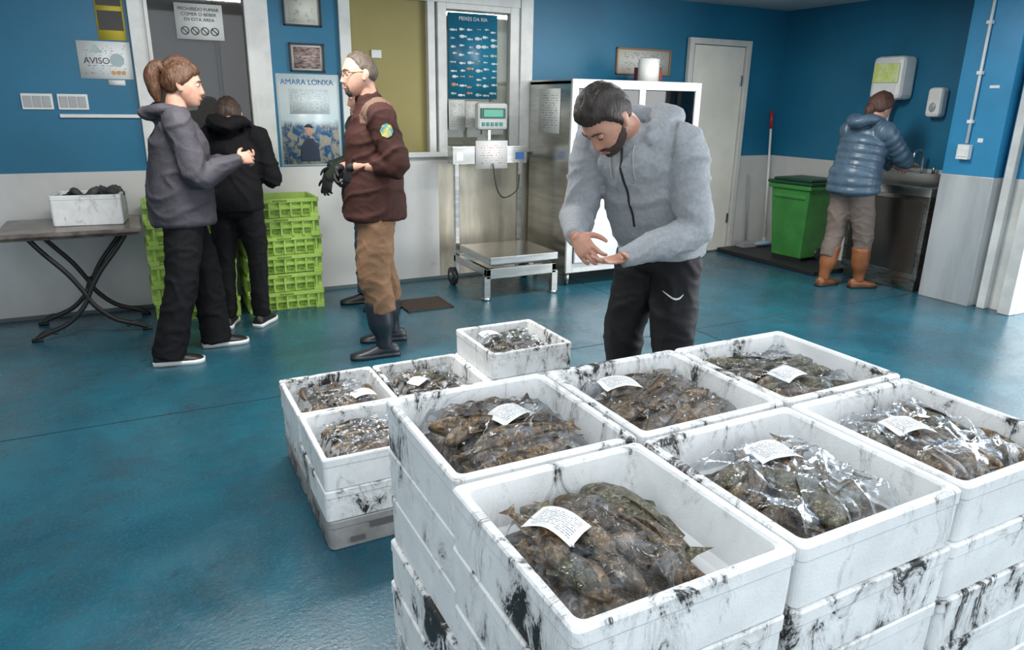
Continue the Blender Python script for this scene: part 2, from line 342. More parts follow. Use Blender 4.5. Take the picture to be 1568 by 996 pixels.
sheet('photo',(1.125,WY-.009,1.705),(.195,0,0),(0,0,.15),M('photo_print',(.50,.38,.34),.5,var=(.14,.10,.10),vs=30,vr=(.4,.6),st=(1,1,3)),f)
def poster_people():
    m=bpy.data.materials.new('poster_coast');m.use_nodes=True;nt=m.node_tree;b=nt.nodes['Principled BSDF'];b.inputs['Roughness'].default_value=.3
    t=nt.nodes.new('ShaderNodeTexCoord');s=nt.nodes.new('ShaderNodeSeparateXYZ');nt.links.new(t.outputs['UV'],s.inputs[0])
    sky=_mix(nt,_ramp(nt,s.outputs[1],.35,.9),(.60,.75,.80),(.76,.83,.83))
    n=_noise(nt,t.outputs['UV'],9,5,.7,.8);pic=_mix(nt,_ramp(nt,n,.45,.55),(.04,.13,.27),(.42,.40,.32))
    k=_math(nt,'ADD',s.outputs[1],_math(nt,'MULTIPLY',_noise(nt,t.outputs['UV'],4,4,.6),.25))
    nt.links.new(_mix(nt,_ramp(nt,k,.58,.66),pic,sky),b.inputs['Base Color']);return m
s=wallpaper('coast_poster',.985,1.45,.995,1.665,M('poster_border',(.62,.72,.74),.35))
sheet('print',(1.0,PX-.003,1.01),(.43,0,0),(0,0,.6),poster_people(),s)
txt('title','AMARA LONXA',(1.21,PX-.004,1.59),.055,M('ink_blue',(.02,.14,.35),.5),s)
sheet('text_block',(1.07,PX-.0055,1.38),(.3,0,0),(0,0,.18),paper_mat('poster_txt',(.74,.81,.81),(.45,.58,.62),13,.5,.02,24),s)
bm=bmesh.new();ball(bm,(1.20,PX-.004,1.25),(.024,.002,.032),mi=1)
tube(bm,[(1.20,PX-.004,1.03),(1.20,PX-.004,1.12),(1.20,PX-.004,1.20)],[(.075,.0015),(.07,.0015),(.03,.0015)],seg=12);tube(bm,[(1.17,PX-.005,1.285),(1.20,PX-.005,1.295),(1.23,PX-.005,1.28)],[(.006,.001),(.012,.001),(.006,.001)],side=(0,0,1),seg=8)
obj('fisher_figure',bm,[M('print_navy',(.02,.03,.06),.5),SKIN],s)
s=wallpaper('fish_species_chart',2.36,2.80,1.51,2.17,M('chart_blue',(.02,.22,.34),.35,var=(.015,.16,.27),vs=3),WY+.006)
txt('title','PEIXES DA RIA',(2.58,WY+.003,2.115),.04,PAPER,s)
bm=bmesh.new();rr=random.Random(3)
for j in range(9):
    for i in range(6):
        x=2.40+i*.072+rr.uniform(-.010,.010);z=1.55+j*.062+rr.uniform(-.012,.012);l=rr.uniform(.015,.029)
        ball(bm,(x,WY+.003,z),(l,.001,l*rr.uniform(.3,.6)),seg=8,mi=rr.choice((0,0,0,1,2)))
        v=[bm.verts.new(p) for p in ((x+l*.8,WY+.0025,z),(x+l*1.4,WY+.0025,z+l*.4),(x+l*1.4,WY+.0025,z-l*.4))];bm.faces.new(v)
obj('fish_drawings',bm,[M('print_silver',(.62,.68,.70),.5),M('print_rust',(.45,.22,.12),.5),M('print_grey',(.35,.45,.48),.5)],s)
PT=paper_mat('paper_txt',(.74,.74,.70),(.35,.35,.37),18,.5,.1,20)
wallpaper('paper_notice',2.345,2.49,1.26,1.50,PT,WY-.024)
wallpaper('paper_notice',2.50,2.62,1.28,1.49,PT,WY-.003)
wallpaper('paper_notice',2.66,2.86,1.22,1.47,PT,WY-.003)
# ------------------------------------------------------------------ fish boxes
def rrect(hx,hy,r,n=4):
    out=[]
    for cx,cy,a0 in ((hx-r,hy-r,0),(-hx+r,hy-r,90),(-hx+r,-hy+r,180),(hx-r,-hy+r,270)):
        for k in range(n+1):
            a=math.radians(a0+90*k/n);out.append((cx+r*math.cos(a),cy+r*math.sin(a)))
    return out
def tray_mesh(name,hx,hy,h,wall,fl,r=.018):
    bm=bmesh.new();L=[]
    prof=[(hx-.006,hy-.006,0,r),(hx-.003,hy-.003,.004,r),(hx-.002,hy-.002,h*.42,r),(hx-.002,hy-.002,h-.030,r),(hx,hy,h-.026,r),(hx,hy,h-.004,r),(hx-.003,hy-.003,h,r),
          (hx-wall+.004,hy-wall+.004,h,r*1.2),(hx-wall,hy-wall,h-.005,r*1.3),(hx-wall-.012,hy-wall-.012,fl+.012,r*1.6),(hx-wall-.024,hy-wall-.024,fl,r*1.4)]
    for a,b,z,rr_ in prof: L.append([bm.verts.new((x,y,z)) for x,y in rrect(a,b,rr_)])
    n=len(L[0])
    for A,B in zip(L[:-1],L[1:]):
        for k in range(n): bm.faces.new((A[k],A[(k+1)%n],B[(k+1)%n],B[k]))
    bm.faces.new(L[0][::-1]);bm.faces.new(L[-1])
    bmesh.ops.recalc_face_normals(bm,faces=bm.faces[:])
    me=bpy.data.meshes.new(name);bm.to_mesh(me);bm.free();me.materials.append(FOAM)
    return me
BH=.118
BOXME=tray_mesh('styrofoam_box_mesh',.199,.199,BH-.001,.020,.02,.012)
def fbox(x,y,z,jit=.003):
    o=bpy.data.objects.new('styrofoam_fish_box',BOXME);COL.objects.link(o)
    o.location=(x+random.uniform(-jit,jit),y+random.uniform(-jit,jit),z);o.rotation_euler=(0,0,math.radians(random.uniform(-.4,.4)));return o
def fish(bm,c,ang,L,W,H,mi,tilt=0,bend=0):
    """tapered fish: big head, long tail, tail fan and side/dorsal fins"""
    prof=[(0,.10,.2),(.04,.42,.5),(.12,.80,.85),(.22,1,1),(.34,.97,.98),(.48,.84,.88),(.62,.64,.7),(.76,.42,.48),(.86,.26,.32),(.90,.2,.24)]
    Mx=Matrix.Translation(c)@Matrix.Rotation(ang,4,'Z')@Matrix.Rotation(tilt,4,'X')
    rings=[];seg=12
    cen=lambda t:V(((t-.5)*L,bend*L*math.sin(math.pi*t),0))
    for t,w_,h_ in prof:
        cc=cen(t);rings.append([bm.verts.new(Mx@(cc+V((0,W*.5*w_*math.cos(2*math.pi*k/seg),H*.5*h_*math.sin(2*math.pi*k/seg))))) for k in range(seg)])
    for A,B in zip(rings[:-1],rings[1:]):
        for k in range(seg):
            f=bm.faces.new((A[k],A[(k+1)%seg],B[(k+1)%seg],B[k]));f.smooth=True;f.material_index=mi
    f=bm.faces.new(rings[0][::-1]);f.material_index=mi;f=bm.faces.new(rings[-1]);f.material_index=mi
    def fin(ps):
        f=bm.faces.new([bm.verts.new(Mx@V(p)) for p in ps]);f.material_index=mi
    e=cen(.89)
    fin([e+V((0,-W*.10,.001)),e+V((L*.11,-W*.38,.004)),e+V((L*.09,0,.003)),e+V((L*.11,W*.38,.004)),e+V((0,W*.10,.001))])
    for sg in (1,-1):
        fin([cen(.27)+V((0,sg*W*.42,0)),cen(.40)+V((0,sg*W*.72,-H*.1)),cen(.46)+V((0,sg*W*.6,-H*.1)),cen(.36)+V((0,sg*W*.40,0))])
        fin([cen(.5)+V((0,sg*W*.36,0)),cen(.6)+V((0,sg*W*.47,0)),cen(.8)+V((0,sg*W*.29,0)),cen(.82)+V((0,sg*W*.1,0))])
    p=[cen(t)+V((0,0,H*.5*h_)) for t,h_ in ((.3,.96),(.45,.85),(.6,.66),(.75,.44))]
    fin([p[0],p[1]+V((0,0,.007)),p[2]+V((0,0,.007)),p[3]+V((0,0,.002)),p[3]-V((0,0,.004)),p[0]-V((0,0,.004))])
def contents(box,seed,ang,n=11,lab=(0,0,0),cx=0,cy=0,rx=.155,ry=.155,Ls=(.15,.23),bigs=(),film=True,mats=(FISH1,FISH2,FISH3),lift=0,fr=None):
    rd=random.Random(seed);off=V((seed*3.1,seed*1.7,0))
    def hz(x,y):
        e=max(0,1-max(abs((x-cx)/rx),abs((y-cy)/ry))**4)
        return .022+(.050+lift+.014*noise.noise(V((x*11,y*11,0))+off))*min(1,e*1.6)
    bm=bmesh.new();N=26
    g=[[None]*(N+1) for _ in range(N+1)]
    for i in range(N+1):
        for j in range(N+1):
            x=cx+(i/N*2-1)*rx;y=cy+(j/N*2-1)*ry
            g[i][j]=bm.verts.new((x,y,max(.0205,hz(x,y)-.018+.004*noise.noise(V((x*60,y*60,3))+off))))
    for i in range(N):
        for j in range(N):
            f=bm.faces.new((g[i][j],g[i+1][j],g[i+1][j+1],g[i][j+1]));f.smooth=True;f.material_index=0
    ca,sa=math.cos(ang),math.sin(ang)
    for k in range(n):
        a=ang+rd.uniform(-.33,.33);L=rd.uniform(*Ls)
        if rd.random()<.4:a+=math.pi
        ex=abs(math.cos(a))*L*.5+.012;ey=abs(math.sin(a))*L*.5+.012
        q=((k+.5)/n*2-1)*.95;al=rd.uniform(-1,1)
        x=-sa*q*rx+ca*al*rx;y=ca*q*ry+sa*al*ry
        mx=max(.004,rx-ex);my=max(.004,ry-ey);x=cx+max(-mx,min(mx,x));y=cy+max(-my,min(my,y))
        fish(bm,V((x,y,hz(x,y)+rd.uniform(-.008,.012))),a,L,L*rd.uniform(.22,.30),rd.uniform(.032,.044),rd.randrange(3),rd.uniform(-.35,.35),rd.uniform(-.14,.14))
    for (x,y,a,L,W,H,mi) in bigs:
        fish(bm,V((x,y,.03+H*.5+lift)),a,L,W,H,mi,.05,.03)
    obj('fresh_fish',bm,list(mats),box)
    if film:
        fx,fy,frx,fry=fr or (cx,cy,rx*.98,ry*.98)
        bm=bmesh.new();N=56;g=[[None]*(N+1) for _ in range(N+1)]
        def fz(x,y):
            e=max(abs((x-fx)/frx),abs((y-fy)/fry));q=V((x*15,y*15,7))+off
            w2=V((x*34+y*12,y*30,11))+off
            return hz(x,y)+.026-.02*e**5+.013*max(0,1-abs(noise.noise(q))*5)+.005*max(0,1-abs(noise.noise(w2))*4)+.003*noise.noise(q*2.3)
        for i in range(N+1):
            for j in range(N+1):
                u=i/N*2-1;v=j/N*2-1
                wob=1+.07*noise.noise(V((u*3,v*3,seed)));x=fx+u*frx*wob;y=fy+v*fry*wob
                x=max(-.168,min(.168,x));y=max(-.168,min(.168,y))
                g[i][j]=bm.verts.new((x,y,fz(x,y)))
        for i in range(N):
            for j in range(N):
                f=bm.faces.new((g[i][j],g[i+1][j],g[i+1][j+1],g[i][j+1]));f.smooth=True
        obj('plastic_bag',bm,FILM,box)
        if lab:
            lx,ly,la=lab;uxv=V((math.cos(la),math.sin(la),0));uyv=V((-math.sin(la),math.cos(la),0));bm=bmesh.new();uv=bm.loops.layers.uv.new('UVMap');nx,ny=12,8
            g=[]
            for j in range(ny+1):
                row=[]
                for i in range(nx+1):
                    p=V((lx,ly,0))+uxv*(i/nx-.5)*.092+uyv*(j/ny-.5)*.068
                    zz=(hz(lx,ly)+.044)-.012*(((i/nx-.5)*2)**2)+.004*noise.noise(V((p.x*25,p.y*25,seed)))
                    row.append(bm.verts.new((p.x,p.y,zz)))
                g.append(row)
            for j in range(ny):
                for i in range(nx):
                    f=bm.faces.new((g[j][i],g[j][i+1],g[j+1][i+1],g[j+1][i]));f.smooth=True
                    for l,(a,b) in zip(f.loops,((i,j),(i+1,j),(i+1,j+1),(i,j+1))): l[uv].uv=(a/nx,b/ny)
            me=bpy.data.meshes.new('label');bm.to_mesh(me);bm.free();link('bag_label',me,[LABEL],box)
PZ=.142
e=empty('wooden_pallet',(1.01,1.02,0))
WOOD=M('pallet_wood',(.35,.24,.14),.7,var=(.25,.17,.1),vs=6,st=(1,8,8))
boxes('boards',[(-.6,.6,-.41+i*.14,-.31+i*.14,.12,.14) for i in range(6)]+[(-.6,.6,y-.05,y+.05,0,.02) for y in (-.36,0,.36)]+[(x-.07,x+.07,y-.05,y+.05,.021,.119) for x in (-.52,0,.52) for y in (-.36,0,.36)],[WOOD],e,.002)
cols={}
for i in range(3):
    for j in range(2):
        x=.612+i*.405+(.012 if j else 0);y=.812+j*.412
        for k in range(6): cols[(i,j,k)]=fbox(x,y,PZ+k*BH,.005 if k<5 else .001)
R=math.radians
contents(cols[(0,0,5)],1,R(98),8,lab=(-.085,.035,R(-62)),cx=-.05,cy=0,rx=.108,ry=.15,Ls=(.17,.22),
   bigs=((.085,.045,R(-80),.27,.095,.055,1),(.025,.06,R(-72),.22,.07,.055,0),(.045,-.065,R(-62),.19,.07,.055,2)),fr=(-.05,-.03,.115,.13))
contents(cols[(1,0,5)],2,R(35),19,lab=(.02,.065,R(-12)),rx=.15)
contents(cols[(2,0,5)],3,R(65),19,lab=(-.03,.03,R(-15)),mats=(FISH1,FISH2,FISH3))
contents(cols[(0,1,5)],4,R(8),16,lab=(.03,.03,R(15)),lift=.006,mats=(FISH1,FISH3,FISH3),Ls=(.18,.25))
contents(cols[(1,1,5)],5,R(18),18,lab=(-.07,.06,R(-10)),mats=(FISH1,FISH1,FISH3))
contents(cols[(2,1,5)],6,R(-15),18,lab=(-.05,-.07,R(5)),mats=(FISH1,FISH2,FISH3))
GB=tray_mesh('grey_crate_mesh',.195,.195,.112,.012,.01,.02);GB.materials.clear();GB.materials.append(GREYP)
rear={}
SLOT=M('slot_dark',(.12,.12,.12),.7)
for i in range(3):
    for j in range(2):
        x=.62+i*.403;y=2.335+j*.404
        o=bpy.data.objects.new('grey_plastic_crate',GB);COL.objects.link(o);o.location=(x,y,0)
        boxes('handles',[(-.1965,-.194,-.05,.05,.06,.085),(-.1965,-.194,-.12,-.07,.02,.04),(-.1965,-.194,.07,.12,.02,.04),(-.1965,-.1945,-.03,.03,.02,.045),(-.05,.05,-.1965,-.194,.06,.085),(-.12,-.07,-.1965,-.194,.02,.04),(.07,.12,-.1965,-.194,.02,.04)],[SLOT],o,0)
        for k in range(2): rear[(i,j,k)]=fbox(x+random.uniform(-.006,.006),y,.114+k*BH,.002)
topF=fbox(1.43,2.745,.114+2*BH,.004)
contents(rear[(0,1,1)],11,R(80),15,lab=(.09,-.07,R(5)),mats=(FISH1,FISH3,FISH3))
contents(rear[(1,1,1)],12,R(20),14,lab=(-.06,-.04,R(30)))
contents(rear[(0,0,1)],13,R(10),14,lab=(.11,-.09,R(30)),mats=(FISH1,FISH3,FISH3))
contents(rear[(1,0,1)],14,R(10),8,lab=None)
contents(rear[(2,0,1)],15,R(30),8,lab=None)
contents(topF,16,R(20),14,lab=(-.07,.09,R(0)),mats=(FISH1,FISH2,FISH1))
# ------------------------------------------------------------------ side table + box
e=empty('bistro_table',(0,0,0))
boxes('top',[(-.80,-.02,5.0,5.62,.672,.70),(-.78,-.04,5.02,5.60,.655,.672)],[M('dark_marble_top',(.08,.06,.05),.25,var=(.20,.165,.14),vs=7)],e,.008)
bm=bmesh.new()
for y in (5.13,5.52):
    for sg in (1,-1):
        f=lambda x:-.38+sg*x
        tube(bm,[(f(-.27),y,.66),(f(-.20),y,.56),(f(-.09),y,.42),(f(-.02),y,.30),(f(.03),y,.2),(f(.13),y,.10),(f(.25),y,.05),(f(.31),y,.022)],[.015]*8,side=(0,1,0),seg=10)
        tube(bm,[(f(.31),y,.02),(f(.28),y,.05),(f(.24),y,.065),(f(.2),y,.045)],[.011]*4,side=(0,1,0),seg=8)
        cyl(bm,(f(.31)-.03,y,.012),(f(.31)+.03,y,.012),.012,seg=10)
    cyl(bm,(-.66,y,.648),(-.1,y,.648),.01)
cyl(bm,(-.38,5.13,.3),(-.38,5.52,.3),.012);
obj('iron_legs',bm,BLACKM,e)
SB=tray_mesh('foam_box_mesh',.20,.15,.19,.022,.02)
o=bpy.data.objects.new('styrofoam_storage_box',SB);COL.objects.link(o);o.location=(-.30,5.36,.701);o.rotation_euler=(0,0,R(-6))
bm=bmesh.new();rr=random.Random(5)
for k in range(9):
    x=rr.uniform(-.13,.13);tube(bm,[(x-.05,rr.uniform(-.09,.09),.13),(x,rr.uniform(-.08,.08),.175),(x+.03,rr.uniform(-.08,.08),.205),(x+.07,rr.uniform(-.09,.09),.175)],[.02,.03,.025,.015],seg=8)
cub(bm,-.16,.16,-.11,.11,.03,.17)
obj('dark_cloths',bm,M('dark_cloth',(.09,.09,.09),.8,var=(.04,.04,.04),vs=12,bump=.3),o,True)
# ------------------------------------------------------------------ green crates
def crate_mesh():
    hx,hy,h=.275,.19,.135;bm=bmesh.new()
    def ringz(a,b,z,r=.02): return [bm.verts.new((x,y,z)) for x,y in rrect(a,b,r,3)]
    L=[ringz(hx-.03,hy-.03,0),ringz(hx-.022,hy-.022,h-.028),ringz(hx,hy,h-.026),ringz(hx,hy,h),ringz(hx-.02,hy-.02,h),ringz(hx-.034,hy-.034,.012)]
    n=len(L[0])
    for A,B in zip(L[:-1],L[1:]):
        for k in range(n): bm.faces.new((A[k],A[(k+1)%n],B[(k+1)%n],B[k]))
    bm.faces.new(L[0][::-1]);bm.faces.new(L[-1])
    for sg in (1,-1):
        for i in range(7):
            x=-.225+i*.075;cub(bm,x-.006,x+.006,sg*hy-(.03 if sg>0 else -.002) ,sg*hy-(.002 if sg>0 else -.03),.006,h-.03)
        for i in range(5):
            y=-.14+i*.07;a,b=sorted((sg*(hx-.03),sg*(hx-.002)));cub(bm,a,b,y-.006,y+.006,.006,h-.03)
        y0,y1=sorted((sg*(hy-.025),sg*(hy-.008)))
        cub(bm,-.2,.2,y0,y1,h*.45,h*.52)
        y0,y1=sorted((sg*(hy-.0235),sg*(hy-.0205)))
        for i in range(6):
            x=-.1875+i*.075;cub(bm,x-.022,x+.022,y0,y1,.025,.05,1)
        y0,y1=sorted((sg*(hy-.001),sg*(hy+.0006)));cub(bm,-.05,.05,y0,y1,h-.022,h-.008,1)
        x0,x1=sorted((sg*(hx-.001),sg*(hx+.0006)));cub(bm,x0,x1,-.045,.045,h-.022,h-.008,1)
        for cx in (-.235,.235):
            y0,y1=sorted((sg*(hy-.045),sg*hy));cub(bm,cx-.03,cx+.03,y0,y1,.0,.03)
    bmesh.ops.recalc_face_normals(bm,faces=bm.faces[:]);me=bpy.data.meshes.new('lime_crate_mesh');bm.to_mesh(me);bm.free()
    me.materials.append(GREENP);me.materials.append(GREEND);return me
CM=crate_mesh()
for cx,nn in ((.26,6),(.865,6)):
    for k in range(nn):
        o=bpy.data.objects.new('lime_green_fish_crate',CM);COL.objects.link(o);o.location=(cx+random.uniform(-.008,.008),5.42+random.uniform(-.008,.008),k*.1355);o.rotation_euler=(0,0,R(random.uniform(-1,1))+(math.pi if k%2 else 0))
# ------------------------------------------------------------------ platform scale
e=empty('platform_scale',(0,0,0))
bx=[]
for x in (2.30,2.885):
    bx+=[(x,x+.04,5.47,5.51,.09,1.06),(x,x+.04,4.86,5.50,.19,.25)]
bx+=[(2.30,2.925,4.86,4.90,.17,.25),(2.30,2.925,5.47,5.51,.19,.25),(2.27,2.95,5.44,5.55,1.00,1.14)]
boxes('steel_frame',bx,[STEEL],e,.004)
boxes('weighing_plate',[(2.32,2.93,4.84,5.42,.285,.345),(2.40,2.85,4.95,5.35,.25,.285)],[STEEL],e,.006)
bm=bmesh.new()
for x in (2.31,2.915):
    cub(bm,x-.025,x+.025,4.86,4.91,.02,.19);cyl(bm,(x,4.885,0),(x,4.885,.02),.035)
obj('feet',bm,STEEL,e)
bm=bmesh.new()
for x in (2.27,2.955): cyl(bm,(x-.018,5.46,.075),(x+.018,5.46,.075),.075,seg=24);cyl(bm,(x-.022,5.46,.075),(x+.022,5.46,.075),.03,mi=1)
obj('wheels',bm,[DARK,STEEL],e)
boxes('display_post',[(2.60,2.63,5.48,5.50,1.14,1.27)],[STEEL],e)
boxes('display_head',[(2.49,2.765,5.44,5.51,1.27,1.48)],[M('display_body',(.5,.52,.5),.4)],e,.02)
boxes('display_screen',[(2.515,2.74,5.432,5.440,1.36,1.44,0),(2.54,2.715,5.428,5.432,1.372,1.428,1)]+[(2.53+i*.04,2.555+i*.04,5.432,5.44,1.30,1.33,2) for i in range(5)],[M('screen_bezel',(.02,.10,.08),.3),M('lcd_green',(.10,.42,.28),.3),M('keys',(.05,.25,.22),.4)],e,.002)
sheet('paper_sign',(2.47,5.432,.96),(.29,0,0),(0,0,.225),paper_mat('scale_sign',(.77,.77,.75),(.6,.35,.32),11,.45,.16,26),e)
bm=bmesh.new();tube(bm,[(2.62,5.42,1.0),(2.64,5.38,.8),(2.72,5.4,.72),(2.85,5.42,.78),(2.89,5.46,.9)],[.006]*5,seg=8);obj('cable',bm,DARK,e)
boxes('tag',[(2.30,2.36,5.437,5.44,1.03,1.10,0),(2.84,2.92,5.437,5.44,1.03,1.09,1)],[WHITE2,M('blue_tag',(.05,.15,.4),.5)],e,0)
# ------------------------------------------------------------------ steel refrigerated cabinet
e=empty('stainless_steel_cabinet',(0,0,0))
boxes('carcass',[(3.09,3.12,5.0,5.66,.12,1.66),(4.36,4.39,5.0,5.66,.12,1.66),(3.12,4.36,5.62,5.66,.12,1.66),(3.12,4.36,5.0,5.62,.12,.16),(3.12,4.36,5.0,5.62,1.05,1.09),(3.09,4.39,4.99,5.66,1.63,1.67)],[STEEL],e,.004)
boxes('white_edge_frame',[(3.09,3.15,4.975,5.0,.12,1.67),(4.33,4.39,4.975,5.0,.12,1.67),(3.15,4.33,4.975,5.0,1.60,1.67),(3.15,4.33,4.975,5.0,1.08,1.13),(3.15,4.33,4.975,5.0,.12,.2),(3.74,3.80,4.975,5.0,.2,1.6)],[WHITE],e,.004)
boxes('lower_doors',[(3.155,3.735,4.95,4.974,.205,1.075),(3.805,4.325,4.95,4.974,.205,1.075)],[M('door_white_metal',(.66,.68,.68),.25,metal=.2)],e,.006)
boxes('glass_doors',[(3.155,3.735,4.985,4.992,1.135,1.595),(3.805,4.325,4.985,4.992,1.135,1.595)],[glass_mat('cabinet_glass',(.35,.36,.35),.05)],e,0)
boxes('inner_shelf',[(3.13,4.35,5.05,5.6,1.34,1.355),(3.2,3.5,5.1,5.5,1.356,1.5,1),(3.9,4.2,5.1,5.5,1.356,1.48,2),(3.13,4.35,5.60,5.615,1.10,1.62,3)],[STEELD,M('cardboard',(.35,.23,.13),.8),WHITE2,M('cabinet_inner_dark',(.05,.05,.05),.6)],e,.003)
bm=bmesh.new()
for x in (3.15,4.33):
    for y in (5.05,5.60): cyl(bm,(x,y,0),(x,y,.12),.02)
obj('feet',bm,STEEL,e)
bm=bmesh.new();cyl(bm,(3.70,4.93,.65),(3.70,4.93,.9),.01);cyl(bm,(3.84,4.93,.65),(3.84,4.93,.9),.01);cyl(bm,(3.70,4.93,.66),(3.70,4.96,.66),.008);cyl(bm,(3.70,4.93,.89),(3.70,4.96,.89),.008);obj('door_handles',bm,STEEL,e)
sheet('papers',(3.086,5.5,1.25),(0,-.35,0),(0,0,.35),PT,e)
bm=bmesh.new();cyl(bm,(4.02,5.25,1.672),(4.02,5.25,1.86),.09,seg=32);cyl(bm,(4.02,5.25,1.8601),(4.02,5.25,1.863),.025,seg=20,mi=1);obj('paper_towel_roll',bm,[PAPER,M('roll_core',(.3,.22,.15),.8)])
f=framed('framed_certificate',4.0,4.62,1.75,1.98,M('frame_wood',(.33,.16,.07),.5),paper_mat('cert',(.6,.6,.55),(.3,.3,.3),12,.45,.1,24))
boxes('dark_document_holder',[(4.05,4.25,5.35,5.5,1.672,1.80)],[M('holder_red',(.25,.05,.04),.5)],bevel=.005)
# ------------------------------------------------------------------ bin, platform, mop
boxes('black_floor_platform',[(5.40,6.07,4.40,5.66,0,.045)],[M('black_rubber',(.015,.016,.018),.5)],bevel=.006)
e=empty('green_wheelie_bin',(5.76,4.93,.046),R(4))
bm=bmesh.new();cub(bm,-.22,.22,-.22,.22,.03,.73,taper=.05);cub(bm,-.24,.24,-.24,.24,.69,.735);cub(bm,-.225,-.19,-.18,.18,.60,.64);obj('body',bm,BING,e,False,.012)
bm=bmesh.new();cub(bm,-.25,.25,-.25,.25,.736,.765);cub(bm,-.21,.21,-.21,.21,.765,.79);cub(bm,-.05,.05,-.27,-.25,.73,.76);obj('lid',bm,BIND,e,False,.012)
bm=bmesh.new()
for y in (-.17,.17): cyl(bm,(.10,y-.02,.06),(.10,y+.02,.06),.06,seg=20)
cub(bm,-.16,-.12,-.16,.16,0,.03);obj('wheels',bm,DARK,e)
e=empty('floor_squeegee',(5.93,5.52,.046))
bm=bmesh.new();cyl(bm,(0,0,.05),(.03,.12,1.22),.012);obj('handle',bm,WHITE2,e)
bm=bmesh.new();cyl(bm,(.03,.12,1.22),(.0345,.138,1.40),.015);obj('red_grip',bm,M('red_plastic',(.5,.02,.02),.4),e)
bm=bmesh.new();ball(bm,(0,0,.03),(.14,.04,.028));cyl(bm,(0,0,.03),(.0,0,.09),.02);obj('head',bm,M('mop_head',(.35,.5,.6),.6),e)
e=empty('dustpan_stick',(5.74,5.60,.046))
bm=bmesh.new();cyl(bm,(0,0,.06),(0,.06,.75),.009);cub(bm,-.1,.1,-.08,.03,0,.05);obj('pan',bm,M('pan_grey',(.35,.36,.37),.5),e)
# ------------------------------------------------------------------ sink
e=empty('stainless_steel_sink',(0,0,0))
boxes('cabinet',[(5.70,6.08,3.62,4.36,.10,.80),(5.72,6.06,3.64,4.34,0.0,.10)],[STEELD],e,.005)
boxes('worktop',[(5.66,5.74,3.60,4.38,.80,.87),(6.02,6.085,3.60,4.38,.80,.96),(5.74,6.02,3.60,3.70,.80,.87),(5.74,6.02,4.28,4.38,.80,.87),(5.74,6.02,3.70,4.28,.801,.806)],[STEEL],e,.006)
boxes('front_panel',[(5.69,5.70,3.66,4.32,.16,.76)],[M('dark_panel',(.13,.115,.10),.25,metal=.8)],e,.004)
boxes('yellow_sticker',[(5.686,5.69,4.17,4.25,.68,.80)],[M('sticker_yg',(.55,.62,.1),.5)],e,0)
bm=bmesh.new();tube(bm,[(6.02,3.95,.96),(6.01,3.95,1.10),(5.95,3.95,1.15),(5.89,3.95,1.13),(5.88,3.95,1.08)],[.012]*5,side=(0,1,0),seg=10)
cyl(bm,(6.03,3.85,.96),(6.03,3.85,1.02),.014);obj('tap',bm,STEEL,e)
e=empty('paper_towel_dispenser',(WX,4.35,1.72))
bm=bmesh.new();cub(bm,-.20,-.001,-.15,.15,-.16,.20);obj('case',bm,WHITE2,e,False,.04)
bm=bmesh.new();cub(bm,-.212,-.198,-.12,.12,-.02,.14);obj('yellow_green_window',bm,M('yellow_green',(.58,.66,.14),.4,var=(.7,.75,.4),vs=14),e,False,.005)
tb=bmesh.new();tube(tb,[(-.10,0,-.16),(-.10,.005,-.3),(-.10,.01,-.52)],[(.05,.045),(.022,.02),(.022,.02)],side=(0,1,0),seg=12);obj('hanging_paper',tb,PAPER,e,True)
e=empty('soap_dispenser',(WX,3.94,1.53))
bm=bmesh.new();cub(bm,-.11,-.001,-.065,.065,-.11,.13);obj('case',bm,WHITE2,e,False,.03)
bm=bmesh.new();ball(bm,(-.11,0,-.03),(.01,.03,.04));obj('grey_window',bm,M('soap_grey',(.35,.36,.36),.3),e,True)
e=empty('cable_conduit',(5.70,3.41,0))
bm=bmesh.new();cyl(bm,(-.016,0,1.24),(-.016,0,2.415),.011,seg=12)
for z in (1.4,1.75,2.1,2.3): cub(bm,-.034,-.002,-.02,.02,z-.012,z+.012)
obj('pipe',bm,WHITE2,e)
e=empty('wall_socket_box',(5.70,3.41,1.17))
boxes('box',[(-.05,-.001,-.045,.045,-.05,.06),(-.056,-.05,-.035,.035,-.03,.035)],[WHITE2],e,.006)
boxes('paper_scraps',[(5.697,5.6995,3.26,3.33,1.64,1.66),(5.697,5.6995,3.30,3.34,1.25,1.28)],[PAPER],bevel=0)
e=empty('floor_drain',(1.82,4.95,0))
boxes('grate',[(-.17,.17,-.15+i*.03,-.135+i*.03,.001,.012) for i in range(11)]+[(-.18,-.165,-.16,.17,.001,.012),(.165,.18,-.16,.17,.001,.012)],[M('rusty_grate',(.05,.03,.02),.6)],e,.001)
# ------------------------------------------------------------------ people
def headpt(n):
    x,y,z=n;p=V((x*.076,y*.094,z*.116))
    if y<0:p.y*=1.04
    if z<0:
        k=-z;p.x*=1-.28*k**1.5
        if y<0:p.y*=1-.4*k
        p.y+=.045*k*k
    wf=max(0,min(1,(y-.2)/.4))
    if wf>0:
        X,Z=p.x,p.z;E=math.exp
        if -.048<Z<.022:
            h=.024*max(0,(.022-Z)/.058)**1.1 if Z>-.036 else .024*max(0,(Z+.048)/.012)
            wd=.009+.008*max(0,(.02-Z)/.056);p.y+=wf*h*E(-(X/wd)**2)
        p.y-=wf*.011*E(-((abs(X)-.031)/.015)**2-((Z-.008)/.011)**2)
        p.y+=wf*.005*E(-((Z-.028)/.008)**2-(X/.05)**2)
        p.y+=wf*.006*E(-(X/.022)**2-((Z+.061)/.005)**2)+wf*.006*E(-(X/.019)**2-((Z+.074)/.006)**2)-wf*.003*E(-(X/.024)**2-((Z+.0675)/.003)**2)
        p.y+=wf*.007*E(-(X/.02)**2-((Z+.098)/.012)**2)
    return p
